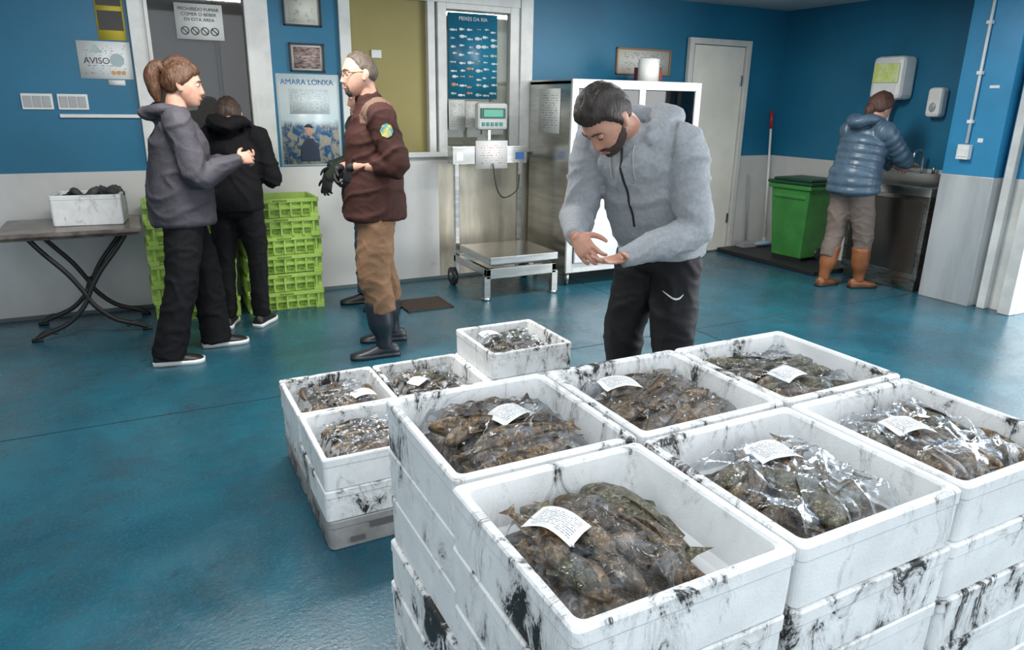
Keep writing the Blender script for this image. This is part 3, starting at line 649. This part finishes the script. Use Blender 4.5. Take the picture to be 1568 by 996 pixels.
def sphere_grid(nu=64,nv=44):
    g=[]
    for j in range(nv+1):
        ph=math.pi*(j/nv)-math.pi/2;r=[]
        for i in range(nu):
            th=2*math.pi*i/nu;r.append(V((math.cos(ph)*math.sin(th),math.cos(ph)*math.cos(th),math.sin(ph))))
        g.append(r)
    return g
def lerpt(tab,x):
    if x<=tab[0][0]:return tab[0][1]
    for (a,b),(c,d) in zip(tab[:-1],tab[1:]):
        if x<=c:return b+(d-b)*(x-a)/(c-a)
    return tab[-1][1]
def hairline(kind):
    if kind=='bald': tab=[(-.1,-.055),(-.04,-.035),(-.01,.0),(.02,.03),(.05,.085),(.1,.10)]
    elif kind=='woman': tab=[(-.1,-.075),(-.04,-.05),(0,-.015),(.03,.015),(.06,.05),(.1,.066)]
    else: tab=[(-.1,-.06),(-.04,-.04),(-.008,-.012),(.012,-.02),(.024,.02),(.05,.052),(.1,.062)]
    return lambda p:p.z-lerpt(tab,p.y)+.004*noise.noise(V((p.x*120,p.y*120,p.z*60)))
def beardmask(p):
    if p.y<.004: return -1
    lim=-.050 if p.y>.062 else (-.050+(.062-p.y)*.75)
    a=lim-p.z
    if abs(p.x)<.026 and -.060<p.z<-.046 and p.y>.08: a=.01
    if abs(p.x)<.021 and -.080<p.z<-.060 and p.y>.08: return -1
    return a
def shell(bm,Hm,mask,T,nz,mi=0,edge=.014,grow=0):
    g=sphere_grid();nv=len(g)-1;nu=len(g[0]);P=[[headpt(n) for n in r] for r in g];mk=[[mask(p) for p in r] for r in P];vs={}
    def vert(j,i):
        if (j,i) not in vs:
            p=P[j][i];m=max(0,min(1,mk[j][i]/edge));n=p.normalized()
            s=noise.noise(V((p.x*70,p.y*25,p.z*30))+V((nz,0,0)))+.5*noise.noise(V((p.x*160,p.y*60,p.z*60)))
            q=p+n*((T+grow*max(0,p.z/.116))*m*(1+.35*s)+(-.004 if m==0 else .0005));vs[(j,i)]=bm.verts.new(Hm@q)
        return vs[(j,i)]
    for j in range(nv):
        for i in range(nu):
            q=[(j,i),(j,(i+1)%nu),(j+1,(i+1)%nu),(j+1,i)]
            if sum(mk[a][b]>0 for a,b in q)>=2:
                f=bm.faces.new([vert(a,b) for a,b in q]);f.smooth=True;f.material_index=mi
def hand(bm,w,d,pn,right=True,curl=.35,sc=1.0,spread=.0):
    w=V(w);Y=V(d).normalized();Z=V(pn);Z=(Z-Y*Z.dot(Y)).normalized();X=Y.cross(Z)*(1 if right else -1)
    T=lambda a,b,c:w+(X*a+Y*b+Z*c)*sc
    D=lambda a,b,c:(X*a+Y*b+Z*c)
    tube(bm,[T(0,-.01,0),T(0,.02,0),T(.002,.055,0),T(0,.088,.002)],[(.027*sc,.02*sc),(.030*sc,.018*sc),(.041*sc,.0155*sc),(.040*sc,.012*sc)],side=X,seg=16,n=3)
    for k,(x,y,L) in enumerate(((.030,.084,.072),(.010,.090,.080),(-.010,.087,.074),(-.029,.078,.058))):
        c=curl*(1+.12*k);p=T(x,y-.012,0);pts=[p];ang=c*.5;sx=(1.5-k)*.06+spread*(1.5-k)
        for fr,da in ((.46,c),(.30,c*1.1),(.24,c*.7)):
            dd=D(sx,math.cos(ang),math.sin(ang)).normalized();p=p+dd*(L*fr*sc+(.012*sc if len(pts)==1 else 0));pts.append(p);ang+=da
        tube(bm,pts,[.0092*sc,.0088*sc,.0078*sc,.0062*sc],side=X,seg=10,n=3,rnd=.9)
    p=T(.020,.022,.004);pts=[p]
    for L,(a,b,c) in ((.040,(.78,.60,.25)),(.032,(.50,.80,.35)),(.026,(.25,.9,.45))):
        p=p+D(a,b,c).normalized()*L*sc;pts.append(p)
    tube(bm,pts,[.0135*sc,.0115*sc,.0098*sc,.0072*sc],side=X,seg=10,n=3,rnd=.9)
def footmesh(bm,an,ang,L=.26,mi=0,solemi=1,shaft=0,kn=None,sr=.055):
    an=V(an);c,s=math.cos(ang),math.sin(ang);F=V((-s,c,0));Rr=V((c,s,0))
    prof=[(-.30,.024,.055),(-.27,.033,.075),(-.15,.037,.088),(.0,.037,.09),(.16,.040,.075),(.32,.047,.058),(.48,.048,.048),(.60,.038,.038),(.66,.02,.026)]
    rings=[]
    base=V((an.x,an.y,.0))
    for t,w,h in prof:
        r=[];cc=base+F*(t*L)
        for k in range(14):
            a=2*math.pi*k/14;x=w*math.cos(a);z=math.sin(a)
            z=.022+(h-.022)*z if z>0 else .022+.006*z
            r.append(bm.verts.new(cc+Rr*x+V((0,0,z))))
        rings.append(r)
    for A,B in zip(rings[:-1],rings[1:]):
        for k in range(14):
            f=bm.faces.new((A[k],A[(k+1)%14],B[(k+1)%14],B[k]));f.material_index=mi;f.smooth=True
    bm.faces.new(rings[0][::-1]).material_index=mi;bm.faces.new(rings[-1]).material_index=mi
    lo=[];hi=[]
    out=[(t,w*1.1) for t,w,h in prof];poly=[(t,w) for t,w in out]+[(t,-w) for t,w in out[::-1]]
    for t,w in poly:
        q=base+F*(t*1.03*L)+Rr*w;lo.append(bm.verts.new((q.x,q.y,.001)));hi.append(bm.verts.new((q.x,q.y,.026)))
    n=len(lo)
    for k in range(n):
        bm.faces.new((lo[k],lo[(k+1)%n],hi[(k+1)%n],hi[k])).material_index=solemi
    bm.faces.new(lo[::-1]).material_index=solemi;bm.faces.new(hi).material_index=solemi
    if shaft and kn is not None:
        kn=V(kn);a0=V((an.x,an.y,.06));tp=V((an.x,an.y,.09)).lerp(kn,(shaft-.09)/(kn.z-.09))
        tube(bm,[a0,a0+V((0,0,.06)),a0.lerp(tp,.55),tp],[(.042,.048),(.043,.05),(sr*.95,sr),(sr,sr*1.05)],seg=16,mi=mi,rnd=.1)
def person(name,loc,fdir,J,C):
    e=empty(name,loc,math.atan2(fdir[1],fdir[0])-math.pi/2)
    g={k:(V(v) if isinstance(v,tuple) and k not in('hr','hR','hL') else v) for k,v in J.items()}
    pel,ch,nk,hd=g['pelvis'],g['chest'],g['neck'],g['head'];side=(g['shR']-g['shL']).normalized()
    bm=bmesh.new();q=C.get('quilt',0);T=C['tor'];shm=(g['shR']+g['shL'])*.5+V((0,0,-.035))
    hem=pel+V((0,0,-C['hem']))
    tube(bm,[hem,pel+V((0,0,.03)),pel.lerp(ch,.45),ch,shm,nk-V((0,0,.02)),nk+V((0,0,.03))],[T[0],T[1],T[2],T[3],T[4],T[5],(.058,.06)],side=side,seg=32,quilt=q,rnd=.15,power=.88)
    if not q: # ribbed waistband
        tube(bm,[hem-V((0,0,.015)),hem+V((0,0,.03))],[(T[0][0]*.97,T[0][1]*.97)]*2,side=side,seg=32,rnd=.05,power=.88)
    r=C['slv']
    for s in 'RL':
        sh,el,wr=g['sh'+s],g['el'+s],g['wr'+s];fe=C.get('sleeve'+s,1.0);we=el.lerp(wr,fe)
        inner=nk.lerp(sh,.45)-V((0,0,.03))
        tube(bm,[inner,sh,sh.lerp(el,.5),el,el.lerp(we,.5),we],[r[0],r[1],r[2],r[3],r[4],r[5]],side=side if abs((el-sh).normalized().dot(side))<.8 else (0,1,0),seg=20,quilt=q,rnd=.2)
        if C.get('cuff',True) and fe==1.0:
            dd=(wr-el).normalized();tube(bm,[wr-dd*.03,wr+dd*.012],[r[5]*.95,r[5]*.9],seg=16,rnd=.1)
    if C.get('hood'):
        k=C['hood'];f=V((0,1,0));rs=side;up=V((0,0,C.get('hoodup',0)))
        tube(bm,[nk+rs*.085+f*.055+V((0,0,-.02)),nk+rs*.095-f*.01+V((0,0,.015))+up*.5,nk+rs*.07-f*.085*k+V((0,0,.015))+up,nk-f*.115*k-V((0,0,.01))+up,nk-rs*.07-f*.085*k+V((0,0,.015))+up,nk-rs*.095-f*.01+V((0,0,.015))+up*.5,nk-rs*.085+f*.055+V((0,0,-.02))],
             [(.022,.03),(.028,.038),(.036*k,.05*k),(.042*k,.07*k),(.036*k,.05*k),(.028,.038),(.022,.03)],side=(0,0,1),seg=14,n=5)
    elif C.get('collar',True):
        tube(bm,[nk+V((0,0,-.02)),nk+(hd-nk)*.28],[(.074,.078),(.066,.07)],side=side,seg=20,rnd=.1)
    am=C.get('amp',.007);sd=len(name)*1.3
    def fold(co):
        w_=noise.noise(co*4+V((sd,0,0)))*.6
        a=noise.noise(V((co.x*4.2+w_,co.y*4.2+sd,co.z*8+co.x*5+w_)));b=noise.noise(co*6+V((0,sd,0)));c=noise.noise(V((co.x*9-co.z*5,co.y*9,co.z*15+sd)))
        return am*(1.3*max(0,1-abs(a)*4.5)**1.5+.4*max(0,1-abs(c)*4)**1.5-.4+.5*b) if not q else .002*b
    jm=C['jacket'];fused('jacket',bm,jm if isinstance(jm,list) else [jm],e,.009 if not q else .008,4 if not q else 1,fold,C.get('jmat'))
    bm=bmesh.new();lr=C['leg'];pw=C['pw']
    tube(bm,[pel+V((0,0,.08)),pel+V((0,0,0)),pel+V((0,0,-.09))],[(pw[0]-.01,pw[1]-.01),(pw[0],pw[1]),(pw[0]-.005,pw[1]-.005)],seg=24,rnd=.4)
    for s,sx in (('R',1),('L',-1)):
        hip=pel+V((sx*.08,0,-.07));kn,an=g['kn'+s],g['an'+s];ft=V((an.x,an.y,C.get('hemz',.06)))
        tube(bm,[hip,hip.lerp(kn,.5),kn,kn.lerp(ft,.45),ft],[lr[0],lr[1],lr[2],lr[3],lr[4]],side=(1,0,0),seg=20,rnd=.12)
    def fold2(co):
        a=noise.noise(V((co.x*6+sd,co.y*6,co.z*6)));c=noise.noise(V((co.x*10,co.y*10+sd,co.z*14)))
        return C.get('amp2',.007)*(1.0*max(0,1-abs(a)*5)**1.5+.6*max(0,1-abs(c)*4)**1.5-.4)
    fused('trousers',bm,C['pants'],e,.0105,3,fold2)
    bm=bmesh.new()
    for s in 'RL': footmesh(bm,g['an'+s],R(g['toe'+s]),C.get('footL',.27),shaft=C.get('shaft',0),kn=g['kn'+s],sr=C.get('sr',.06))
    obj('footwear',bm,C['shoes'],e,True)
    sk=C.get('skin',SKIN)
    for s in 'RL':
        bm=bmesh.new();el,wr=g['el'+s],g['wr'+s];dd,pn,cu=g['h'+s]
        b0=el.lerp(wr,.35)
        tube(bm,[b0,b0.lerp(wr,.6),wr,V(wr)+V(dd).normalized()*.01],[.040,.033,(.028,.024),(.027,.022)],seg=14,rnd=.2)
        hm=C.get('glove')
        hand(bm,wr,dd,pn,s=='R',cu,C.get('hs',.95))
        if hm:
            def mf(c,n,wr=wr,el=el):
                return 1 if (c-wr).dot((wr-el).normalized())>-.03 else 0
            fused('hand_'+s,bm,[sk,hm],e,.0042,2,None,mf)
        else: fused('hand_'+s,bm,sk,e,.0042,2)
    p_,y_,r_=[math.radians(a) for a in g['hr']]
    Hm=Matrix.Translation(hd)@Matrix.Rotation(y_,4,'Z')@Matrix.Rotation(-p_,4,'X')@Matrix.Rotation(r_,4,'Y')@Matrix.Scale(C.get('hsz',1.0),4)
    bm=bmesh.new();gr=sphere_grid();vv=[[bm.verts.new(Hm@headpt(n)) for n in rw] for rw in gr[1:-1]]
    top=bm.verts.new(Hm@headpt(gr[-1][0]));bot=bm.verts.new(Hm@headpt(gr[0][0]));nu=len(vv[0])
    for a,b in zip(vv[:-1],vv[1:]):
        for i in range(nu):bm.faces.new((a[i],a[(i+1)%nu],b[(i+1)%nu],b[i]))
    for i in range(nu):
        bm.faces.new((vv[-1][i],vv[-1][(i+1)%nu],top));bm.faces.new((bot,vv[0][(i+1)%nu],vv[0][i]))
    for sx in (1,-1):
        mm=Hm@Matrix.Translation((sx*.075,-.006,-.006))@Matrix.Rotation(sx*-.35,4,'Z')
        tube(bm,[mm@V((0,.004,-.026)),mm@V((sx*.008,.0,-.01)),mm@V((sx*.010,-.004,.012)),mm@V((sx*.004,.004,.028))],[(.010,.006),(.013,.006),(.017,.007),(.009,.005)],side=(Hm.to_3x3()@V((0,1,0))),seg=12,n=3)
    nb=Hm@V((0,-.022,-.06));tube(bm,[nk+V((0,0,-.05)),nk.lerp(nb,.5),nb],[.060,.056,.056],side=side,seg=20)
    fused('head',bm,sk,e,.0042,1)
    bm=bmesh.new();dn=C.get('eyes_down',0)
    for sx in (1,-1):
        ball(bm,Hm@V((sx*.031,.0765,.007)),.0118,seg=12,mi=4 if dn else 0)
        if not dn: ball(bm,Hm@V((sx*.031,.0845,.006)),(.006,.006,.006),seg=10,mi=1)
        else: tube(bm,[Hm@V((sx*.021,.0865,.001)),Hm@V((sx*.031,.0885,-.0015)),Hm@V((sx*.041,.0835,.001))],[.0012,.0016,.0012],seg=6,mi=1)
        tube(bm,[Hm@V((sx*.014,.0955,.025)),Hm@V((sx*.032,.0905,.030)),Hm@V((sx*.05,.078,.024))],[(.0028,.0022),(.0032,.0022),.0018],seg=8,mi=2)
    tube(bm,[Hm@V((-.02,.092,-.069)),Hm@V((0,.099,-.0665)),Hm@V((.02,.092,-.069))],[.0022,.0045,.0022],side=(Hm.to_3x3()@V((0,0,1))),seg=8,mi=3)
    obj('face_details',bm,[EYEW,EYEB,C['hair'],LIP,sk],e,True)
    bm=bmesh.new();shell(bm,Hm,hairline(C.get('hk','man')),C.get('ht',.014),sd,grow=C.get('hg',.008))
    if C.get('pony'):
        for pt,rr_ in C['pony']: tube(bm,[Hm@V(p) for p in pt],rr_,side=(1,0,0),seg=14,n=5)
    obj('hair',bm,C['hair'],e,True)
    if C.get('beard'):
        bm=bmesh.new();shell(bm,Hm,C.get('bmask',beardmask),.0028,sd,edge=.010);obj('beard',bm,C['beard'],e,True)
    if C.get('glasses'):
        bm=bmesh.new()
        for sx in (1,-1):
            pp=[Hm@V((sx*.032+.020*math.cos(a),.104,.006+.014*math.sin(a))) for a in [2*math.pi*k/14 for k in range(15)]]
            for a,b in zip(pp[:-1],pp[1:]):cyl(bm,a,b,.0018,seg=6)
            cyl(bm,Hm@V((sx*.052,.104,.01)),Hm@V((sx*.079,-.005,.012)),.0018,seg=6)
        cyl(bm,Hm@V((-.012,.104,.008)),Hm@V((.012,.104,.008)),.0018,seg=6);obj('glasses',bm,BLACKM,e)
    return e
def hairm(n,c,v): return M(n,c,.5,var=v,vs=60,bump=.6,bs=120,st=(1.5,1,.35))
H_AUB=hairm('hair_auburn',(.13,.054,.023),(.045,.02,.010));H_DK=hairm('hair_dark_brown',(.034,.020,.013),(.012,.008,.006))
H_BL=hairm('hair_mid_brown',(.060,.034,.020),(.022,.013,.009));H_GR=hairm('hair_greying',(.12,.09,.065),(.06,.045,.035))
H_RED=hairm('hair_red_brown',(.10,.040,.022),(.045,.018,.011))
BRD=M('short_beard',(.075,.045,.032),.7,var=(.035,.022,.016),vs=140,bump=.6,bs=250)
BLKC=M('black_fabric',(.006,.006,.0075),.8,bump=.3,bs=160,spec=.25)
BLKS=M('black_shoe',(.008,.008,.009),.5)
HOOD=M('slate_softshell',(.070,.065,.078),.7,var=(.056,.052,.063),vs=9,bump=.25,bs=90,spec=.3)
person('woman_in_grey_hoodie',(.20,4.48,0),(1,.0),dict(pelvis=(0,0,.93),chest=(0,.02,1.23),neck=(0,.02,1.405),head=(0,.075,1.55),hr=(6,-8,0),
 shR=(.165,.02,1.355),elR=(.215,.085,1.07),wrR=(.125,.31,1.15),shL=(-.165,.02,1.355),elL=(-.21,.10,1.08),wrL=(-.05,.30,1.13),
 knR=(.12,-.05,.50),anR=(.12,-.17,.08),knL=(-.10,.09,.50),anL=(-.12,.11,.08),toeR=-8,toeL=0,
 hR=((-.45,.8,.15),(-.7,-.3,-.4),.7),hL=((.35,.8,.1),(.2,-.1,1),.6)),
 dict(tor=[(.205,.175),(.205,.175),(.195,.165),(.19,.155),(.15,.115),(.085,.08)],hem=.12,slv=[.07,.082,.074,.068,.060,.042],hood=1.0,jacket=HOOD,pants=BLKC,
 leg=[.112,.10,.088,.088,.092],pw=(.165,.135),hemz=.045,shoes=[BLKS,SOLEW],footL=.28,hair=H_AUB,hk='woman',ht=.012,skin=SKIN2,
 pony=[([(0,-.085,.055),(0,-.125,.085),(0,-.150,.03),(0,-.135,-.04),(0,-.12,-.10)],[.022,.032,.042,.038,.018]),([(.02,.03,.105),(.0,-.03,.118),(0,-.08,.085)],[.03,.035,.03])]))
person('woman_in_black_hoodie',(.545,4.98,0),(.45,.9),dict(pelvis=(0,0,.86),chest=(0,.04,1.14),neck=(0,.075,1.30),head=(-.04,.13,1.375),hr=(34,14,0),
 shR=(.155,.06,1.245),elR=(.235,.07,.98),wrR=(.09,.24,1.06),shL=(-.155,.06,1.245),elL=(-.235,.07,.98),wrL=(-.09,.24,1.06),
 knR=(.10,.02,.46),anR=(.10,.0,.08),knL=(-.10,-.02,.46),anL=(-.11,-.05,.08),toeR=-8,toeL=10,
 hR=((-.4,.8,.1),(-.6,-.2,-.3),.6),hL=((.4,.8,.1),(.6,-.2,-.3),.6)),
 dict(tor=[(.18,.14),(.175,.14),(.165,.135),(.175,.135),(.15,.11),(.08,.08)],hem=.06,slv=[.065,.075,.066,.06,.052,.038],hood=1.2,hoodup=.03,jacket=M('black_hoodie',(.006,.006,.0075),.85,bump=.3,bs=120,spec=.2),pants=BLKC,
 leg=[.095,.085,.066,.06,.058],pw=(.15,.12),hemz=.07,shoes=[BLKS,SOLEW],footL=.25,hair=H_BL,hk='woman',ht=.012,skin=SKIN2,hsz=.96))
BR=M('dark_brown_uniform',(.055,.019,.014),.8,var=(.040,.014,.011),vs=8,bump=.25,bs=140,spec=.3)
BRT=M('tan_quilted_patch',(.15,.09,.060),.8,bump=.5,bs=60)
TAN=M('tan_trousers',(.245,.140,.078),.85,var=(.19,.108,.060),vs=5,bump=.3,bs=120,spec=.3)
BOOT=M('dark_rubber_boot',(.018,.024,.032),.4,rvar=.2)
def brm(c,n):
    if c.z>1.36 and .095<abs(c.x)<.225 and abs(c.y+.005)<.085: return 1
    return 0
e=person('man_in_brown_jacket',(1.21,4.10,0),(-1,.10),dict(pelvis=(0,0,.96),chest=(0,-.01,1.28),neck=(0,.0,1.47),head=(0,.05,1.62),hr=(4,8,0),
 shR=(.185,0,1.41),elR=(.25,-.03,1.13),wrR=(.07,.19,1.10),shL=(-.185,-.01,1.41),elL=(-.25,-.09,1.15),wrL=(-.09,.14,1.125),
 knR=(.13,-.04,.52),anR=(.16,-.11,.09),knL=(-.11,.04,.52),anL=(-.13,.0,.09),toeR=-5,toeL=0,
 hR=((-.55,.20,-.75),(-.5,-.6,-.2),1.0),hL=((.20,.22,-.95),(.6,-.7,-.1),.6)),
 dict(tor=[(.205,.18),(.20,.175),(.19,.16),(.20,.155),(.165,.115),(.085,.085)],hem=.12,slv=[.07,.086,.078,.072,.064,.056],jacket=[BR,BRT],jmat=brm,pants=TAN,sleeveL=.45,sleeveR=.6,
 leg=[.115,.108,.096,.090,.078],pw=(.16,.13),hemz=.28,shoes=[BOOT,BOOT],shaft=.35,sr=.078,footL=.30,hair=H_GR,hk='bald',ht=.006,hg=0,skin=SKIN2,glasses=True,beard=H_GR,
 bmask=lambda p:(-.052-p.z if (p.y>.06 and abs(p.x)<.03 and not(abs(p.x)<.02 and -.078<p.z<-.058)) else -1),glove=M('black_glove',(.015,.015,.016),.6)))
def onto(e,part,pts,dirv,off=.002):
    ob=[c for c in e.children if c.name.split('.')[0]==part][0];out=[];d=V(dirv)
    for p in pts:
        ok,h,nn,_=ob.ray_cast(V(p),d)
        if ok: out.append(h+nn*off)
    return out
pp=onto(e,'jacket',[(-.6,-.03+.034*math.cos(a),1.33+.038*math.sin(a)) for a in [math.pi*2*k/8 for k in range(8)]],(1,0,0),.004)
bm=bmesh.new();cc=bm.verts.new(sum(pp,V((0,0,0)))/len(pp)+V((-.004,0,0)));vs=[bm.verts.new(p) for p in pp]
for k in range(len(vs)): bm.faces.new((vs[k],vs[(k+1)%len(vs)],cc))
obj('shoulder_patch',bm,M('patch_teal',(.04,.28,.33),.6,var=(.6,.5,.08),vs=25),e)
person('man_in_green_jacket',(1.47,5.08,0),(-1,.05),dict(pelvis=(0,0,.92),chest=(0,0,1.22),neck=(0,0,1.38),head=(0,.02,1.50),hr=(8,-10,0),
 shR=(.18,0,1.34),elR=(.24,.02,1.07),wrR=(.12,.24,1.03),shL=(-.18,.06,1.34),elL=(-.22,.16,1.08),wrL=(-.12,.30,.98),
 knR=(.10,.03,.5),anR=(.12,.04,.09),knL=(-.10,-.03,.5),anL=(-.12,-.08,.09),toeR=-5,toeL=5,
 hR=((-.1,.4,-.9),(-.9,-.3,.1),.5),hL=((.1,.3,-.95),(.8,-.5,-.2),.5)),
 dict(tor=[(.185,.18),(.18,.18),(.175,.18),(.185,.17),(.155,.12),(.08,.08)],hem=.05,slv=[.068,.08,.07,.062,.055,.042],jacket=M('dark_green_jacket',(.03,.045,.03),.7,bump=.2),pants=M('blue_jeans',(.03,.07,.14),.8,var=(.02,.05,.11),vs=9,bump=.3),
 leg=[.10,.088,.074,.066,.06],pw=(.155,.125),hemz=.08,shoes=[BLKS,BLKS],footL=.28,hair=H_DK,glove=M('black_glove_2',(.012,.012,.012),.6)))
PUFF=M('blue_grey_puffer',(.065,.11,.155),.33,var=(.05,.085,.125),vs=10,bump=.3,bs=50)
BOOTT=M('tan_leather_boot',(.28,.10,.032),.4,var=(.20,.07,.025),vs=9)
person('woman_in_blue_puffer_coat',(5.29,4.04,0),(1,-.03),dict(pelvis=(0,0,.91),chest=(0,.045,1.19),neck=(0,.10,1.365),head=(.0,.17,1.485),hr=(22,-5,0),
 shR=(.16,.07,1.30),elR=(.20,.28,1.10),wrR=(.10,.49,1.05),shL=(-.16,.07,1.30),elL=(-.20,.27,1.09),wrL=(-.02,.44,1.02),
 knR=(.09,.10,.47),anR=(.09,.13,.08),knL=(-.09,-.02,.47),anL=(-.08,-.09,.08),toeR=-15,toeL=5,
 hR=((-.1,.95,-.1),(0,0,-1),.3),hL=((.3,.9,-.2),(.3,0,-1),.4)),
 dict(tor=[(.205,.18),(.20,.18),(.185,.165),(.19,.16),(.155,.12),(.09,.09)],hem=.10,slv=[.07,.085,.076,.068,.06,.045],hood=1.3,hoodup=.02,quilt=.062,jacket=PUFF,pants=M('taupe_trousers',(.17,.13,.11),.8,bump=.3),
 leg=[.108,.096,.082,.072,.062],pw=(.155,.13),hemz=.26,shoes=[BOOTT,M('boot_heel',(.05,.025,.015),.5)],shaft=.35,sr=.074,footL=.26,hair=H_RED,hk='woman',ht=.016,skin=SKIN2,
 pony=[([(0,-.07,.0),(0,-.09,-.05),(0,-.08,-.10)],[.04,.04,.025])]))
GREYH=M('grey_marl_hoodie',(.36,.375,.39),.95,var=(.31,.325,.34),vs=70,bump=.2,bs=300,stain=(.06,.055,.05),ss=16,sr=(.64,.74),spec=.15)
e=person('man_in_grey_hoodie',(1.87,2.31,0),(-.92,-.39),dict(pelvis=(0,-.03,.95),chest=(0,.11,1.22),neck=(.005,.235,1.385),head=(.025,.392,1.432),hr=(52,-14,0),
 shR=(.18,.225,1.335),elR=(.225,.25,1.06),wrR=(.10,.45,1.015),shL=(-.18,.18,1.335),elL=(-.235,.15,1.04),wrL=(-.085,.40,.95),
 knR=(.12,.01,.52),anR=(.13,-.04,.09),knL=(-.12,.02,.52),anL=(-.13,.0,.09),toeR=-8,toeL=12,
 hR=((-.62,.18,-.45),(-.45,-.45,-.5),.6),hL=((.15,.95,-.03),(.1,.05,1),.22)),
 dict(tor=[(.178,.15),(.188,.158),(.185,.16),(.195,.155),(.165,.125),(.085,.085)],hem=.05,slv=[.068,.082,.074,.068,.060,.042],hood=1.4,hoodup=.04,jacket=GREYH,pants=M('black_track_pants',(.006,.006,.0075),.65,bump=.15,bs=60,spec=.3),amp=.008,
 leg=[.108,.100,.086,.076,.066],pw=(.165,.135),hemz=.08,shoes=[BLKS,SOLEW],footL=.28,hair=H_DK,hk='man',ht=.012,hg=.012,beard=BRD,skin=SKIN,hs=1.0,eyes_down=1))
zp=onto(e,'jacket',[(0,.8,1.33-.025*i) for i in range(13)],(0,-1,0),.001)
if len(zp)>2:
    bm=bmesh.new();tube(bm,zp,[.0045]*len(zp),seg=8,n=2);obj('zip',bm,BLACKM,e)
sw=onto(e,'trousers',[(-.165,1,.757),(-.155,1,.742),(-.14,1,.74),(-.115,1,.752),(-.09,1,.766)],(0,-1,0),.001)
if len(sw)>2:
    bm=bmesh.new();tube(bm,sw,[.0015,.004,.0045,.003,.001][:len(sw)],seg=8);obj('trouser_mark',bm,PAPER,e)
CORD=M('cord_grey',(.45,.46,.47),.8)
for sx in (-.045,.05):
    dc=onto(e,'jacket',[(sx,.8,1.34-.03*i) for i in range(5)],(0,-1,0),.002)
    if len(dc)>2:
        bm=bmesh.new();tube(bm,dc,[.003]*len(dc),seg=6,n=2);obj('drawcord',bm,CORD,e)
# ------------------------------------------------------------------ light
wd=bpy.data.worlds.new('World');S.world=wd;wd.use_nodes=True
wd.node_tree.nodes['Background'].inputs[0].default_value=(.86,.93,1,1);wd.node_tree.nodes['Background'].inputs[1].default_value=1.6
def area(name,loc,rot,sx,sy,p,col=(1,1,1)):
    l=bpy.data.lights.new(name,'AREA');l.shape='RECTANGLE';l.size=sx;l.size_y=sy;l.energy=p;l.color=col
    o=bpy.data.objects.new(name,l);o.location=loc;o.rotation_euler=rot;COL.objects.link(o);return o
area('daylight_doorway',(6.5,.95,1.35),(R(90),0,R(90)),3.7,2.5,210,(.96,.98,1))
for n,(x,y) in enumerate(((.5,3.6),(3.6,3.8))):
    area('ceiling_lamp_%d'%n,(x,y,CZ-.03),(0,0,0),1.3,.3,66,(1,.98,.95))
S.view_settings.view_transform='Standard'
# ------------------------------------------------------------------ camera
cd=bpy.data.cameras.new('camera');cam=bpy.data.objects.new('camera',cd);COL.objects.link(cam);S.camera=cam
cd.sensor_width=36;cd.lens=25.03;cd.clip_start=.05
cam.matrix_world=Matrix.Translation((0,0,1.48))@Matrix.Rotation(R(-27.5),4,'Z')@Matrix.Rotation(R(90-17.3),4,'X')@Matrix.Rotation(R(.9),4,'Z')
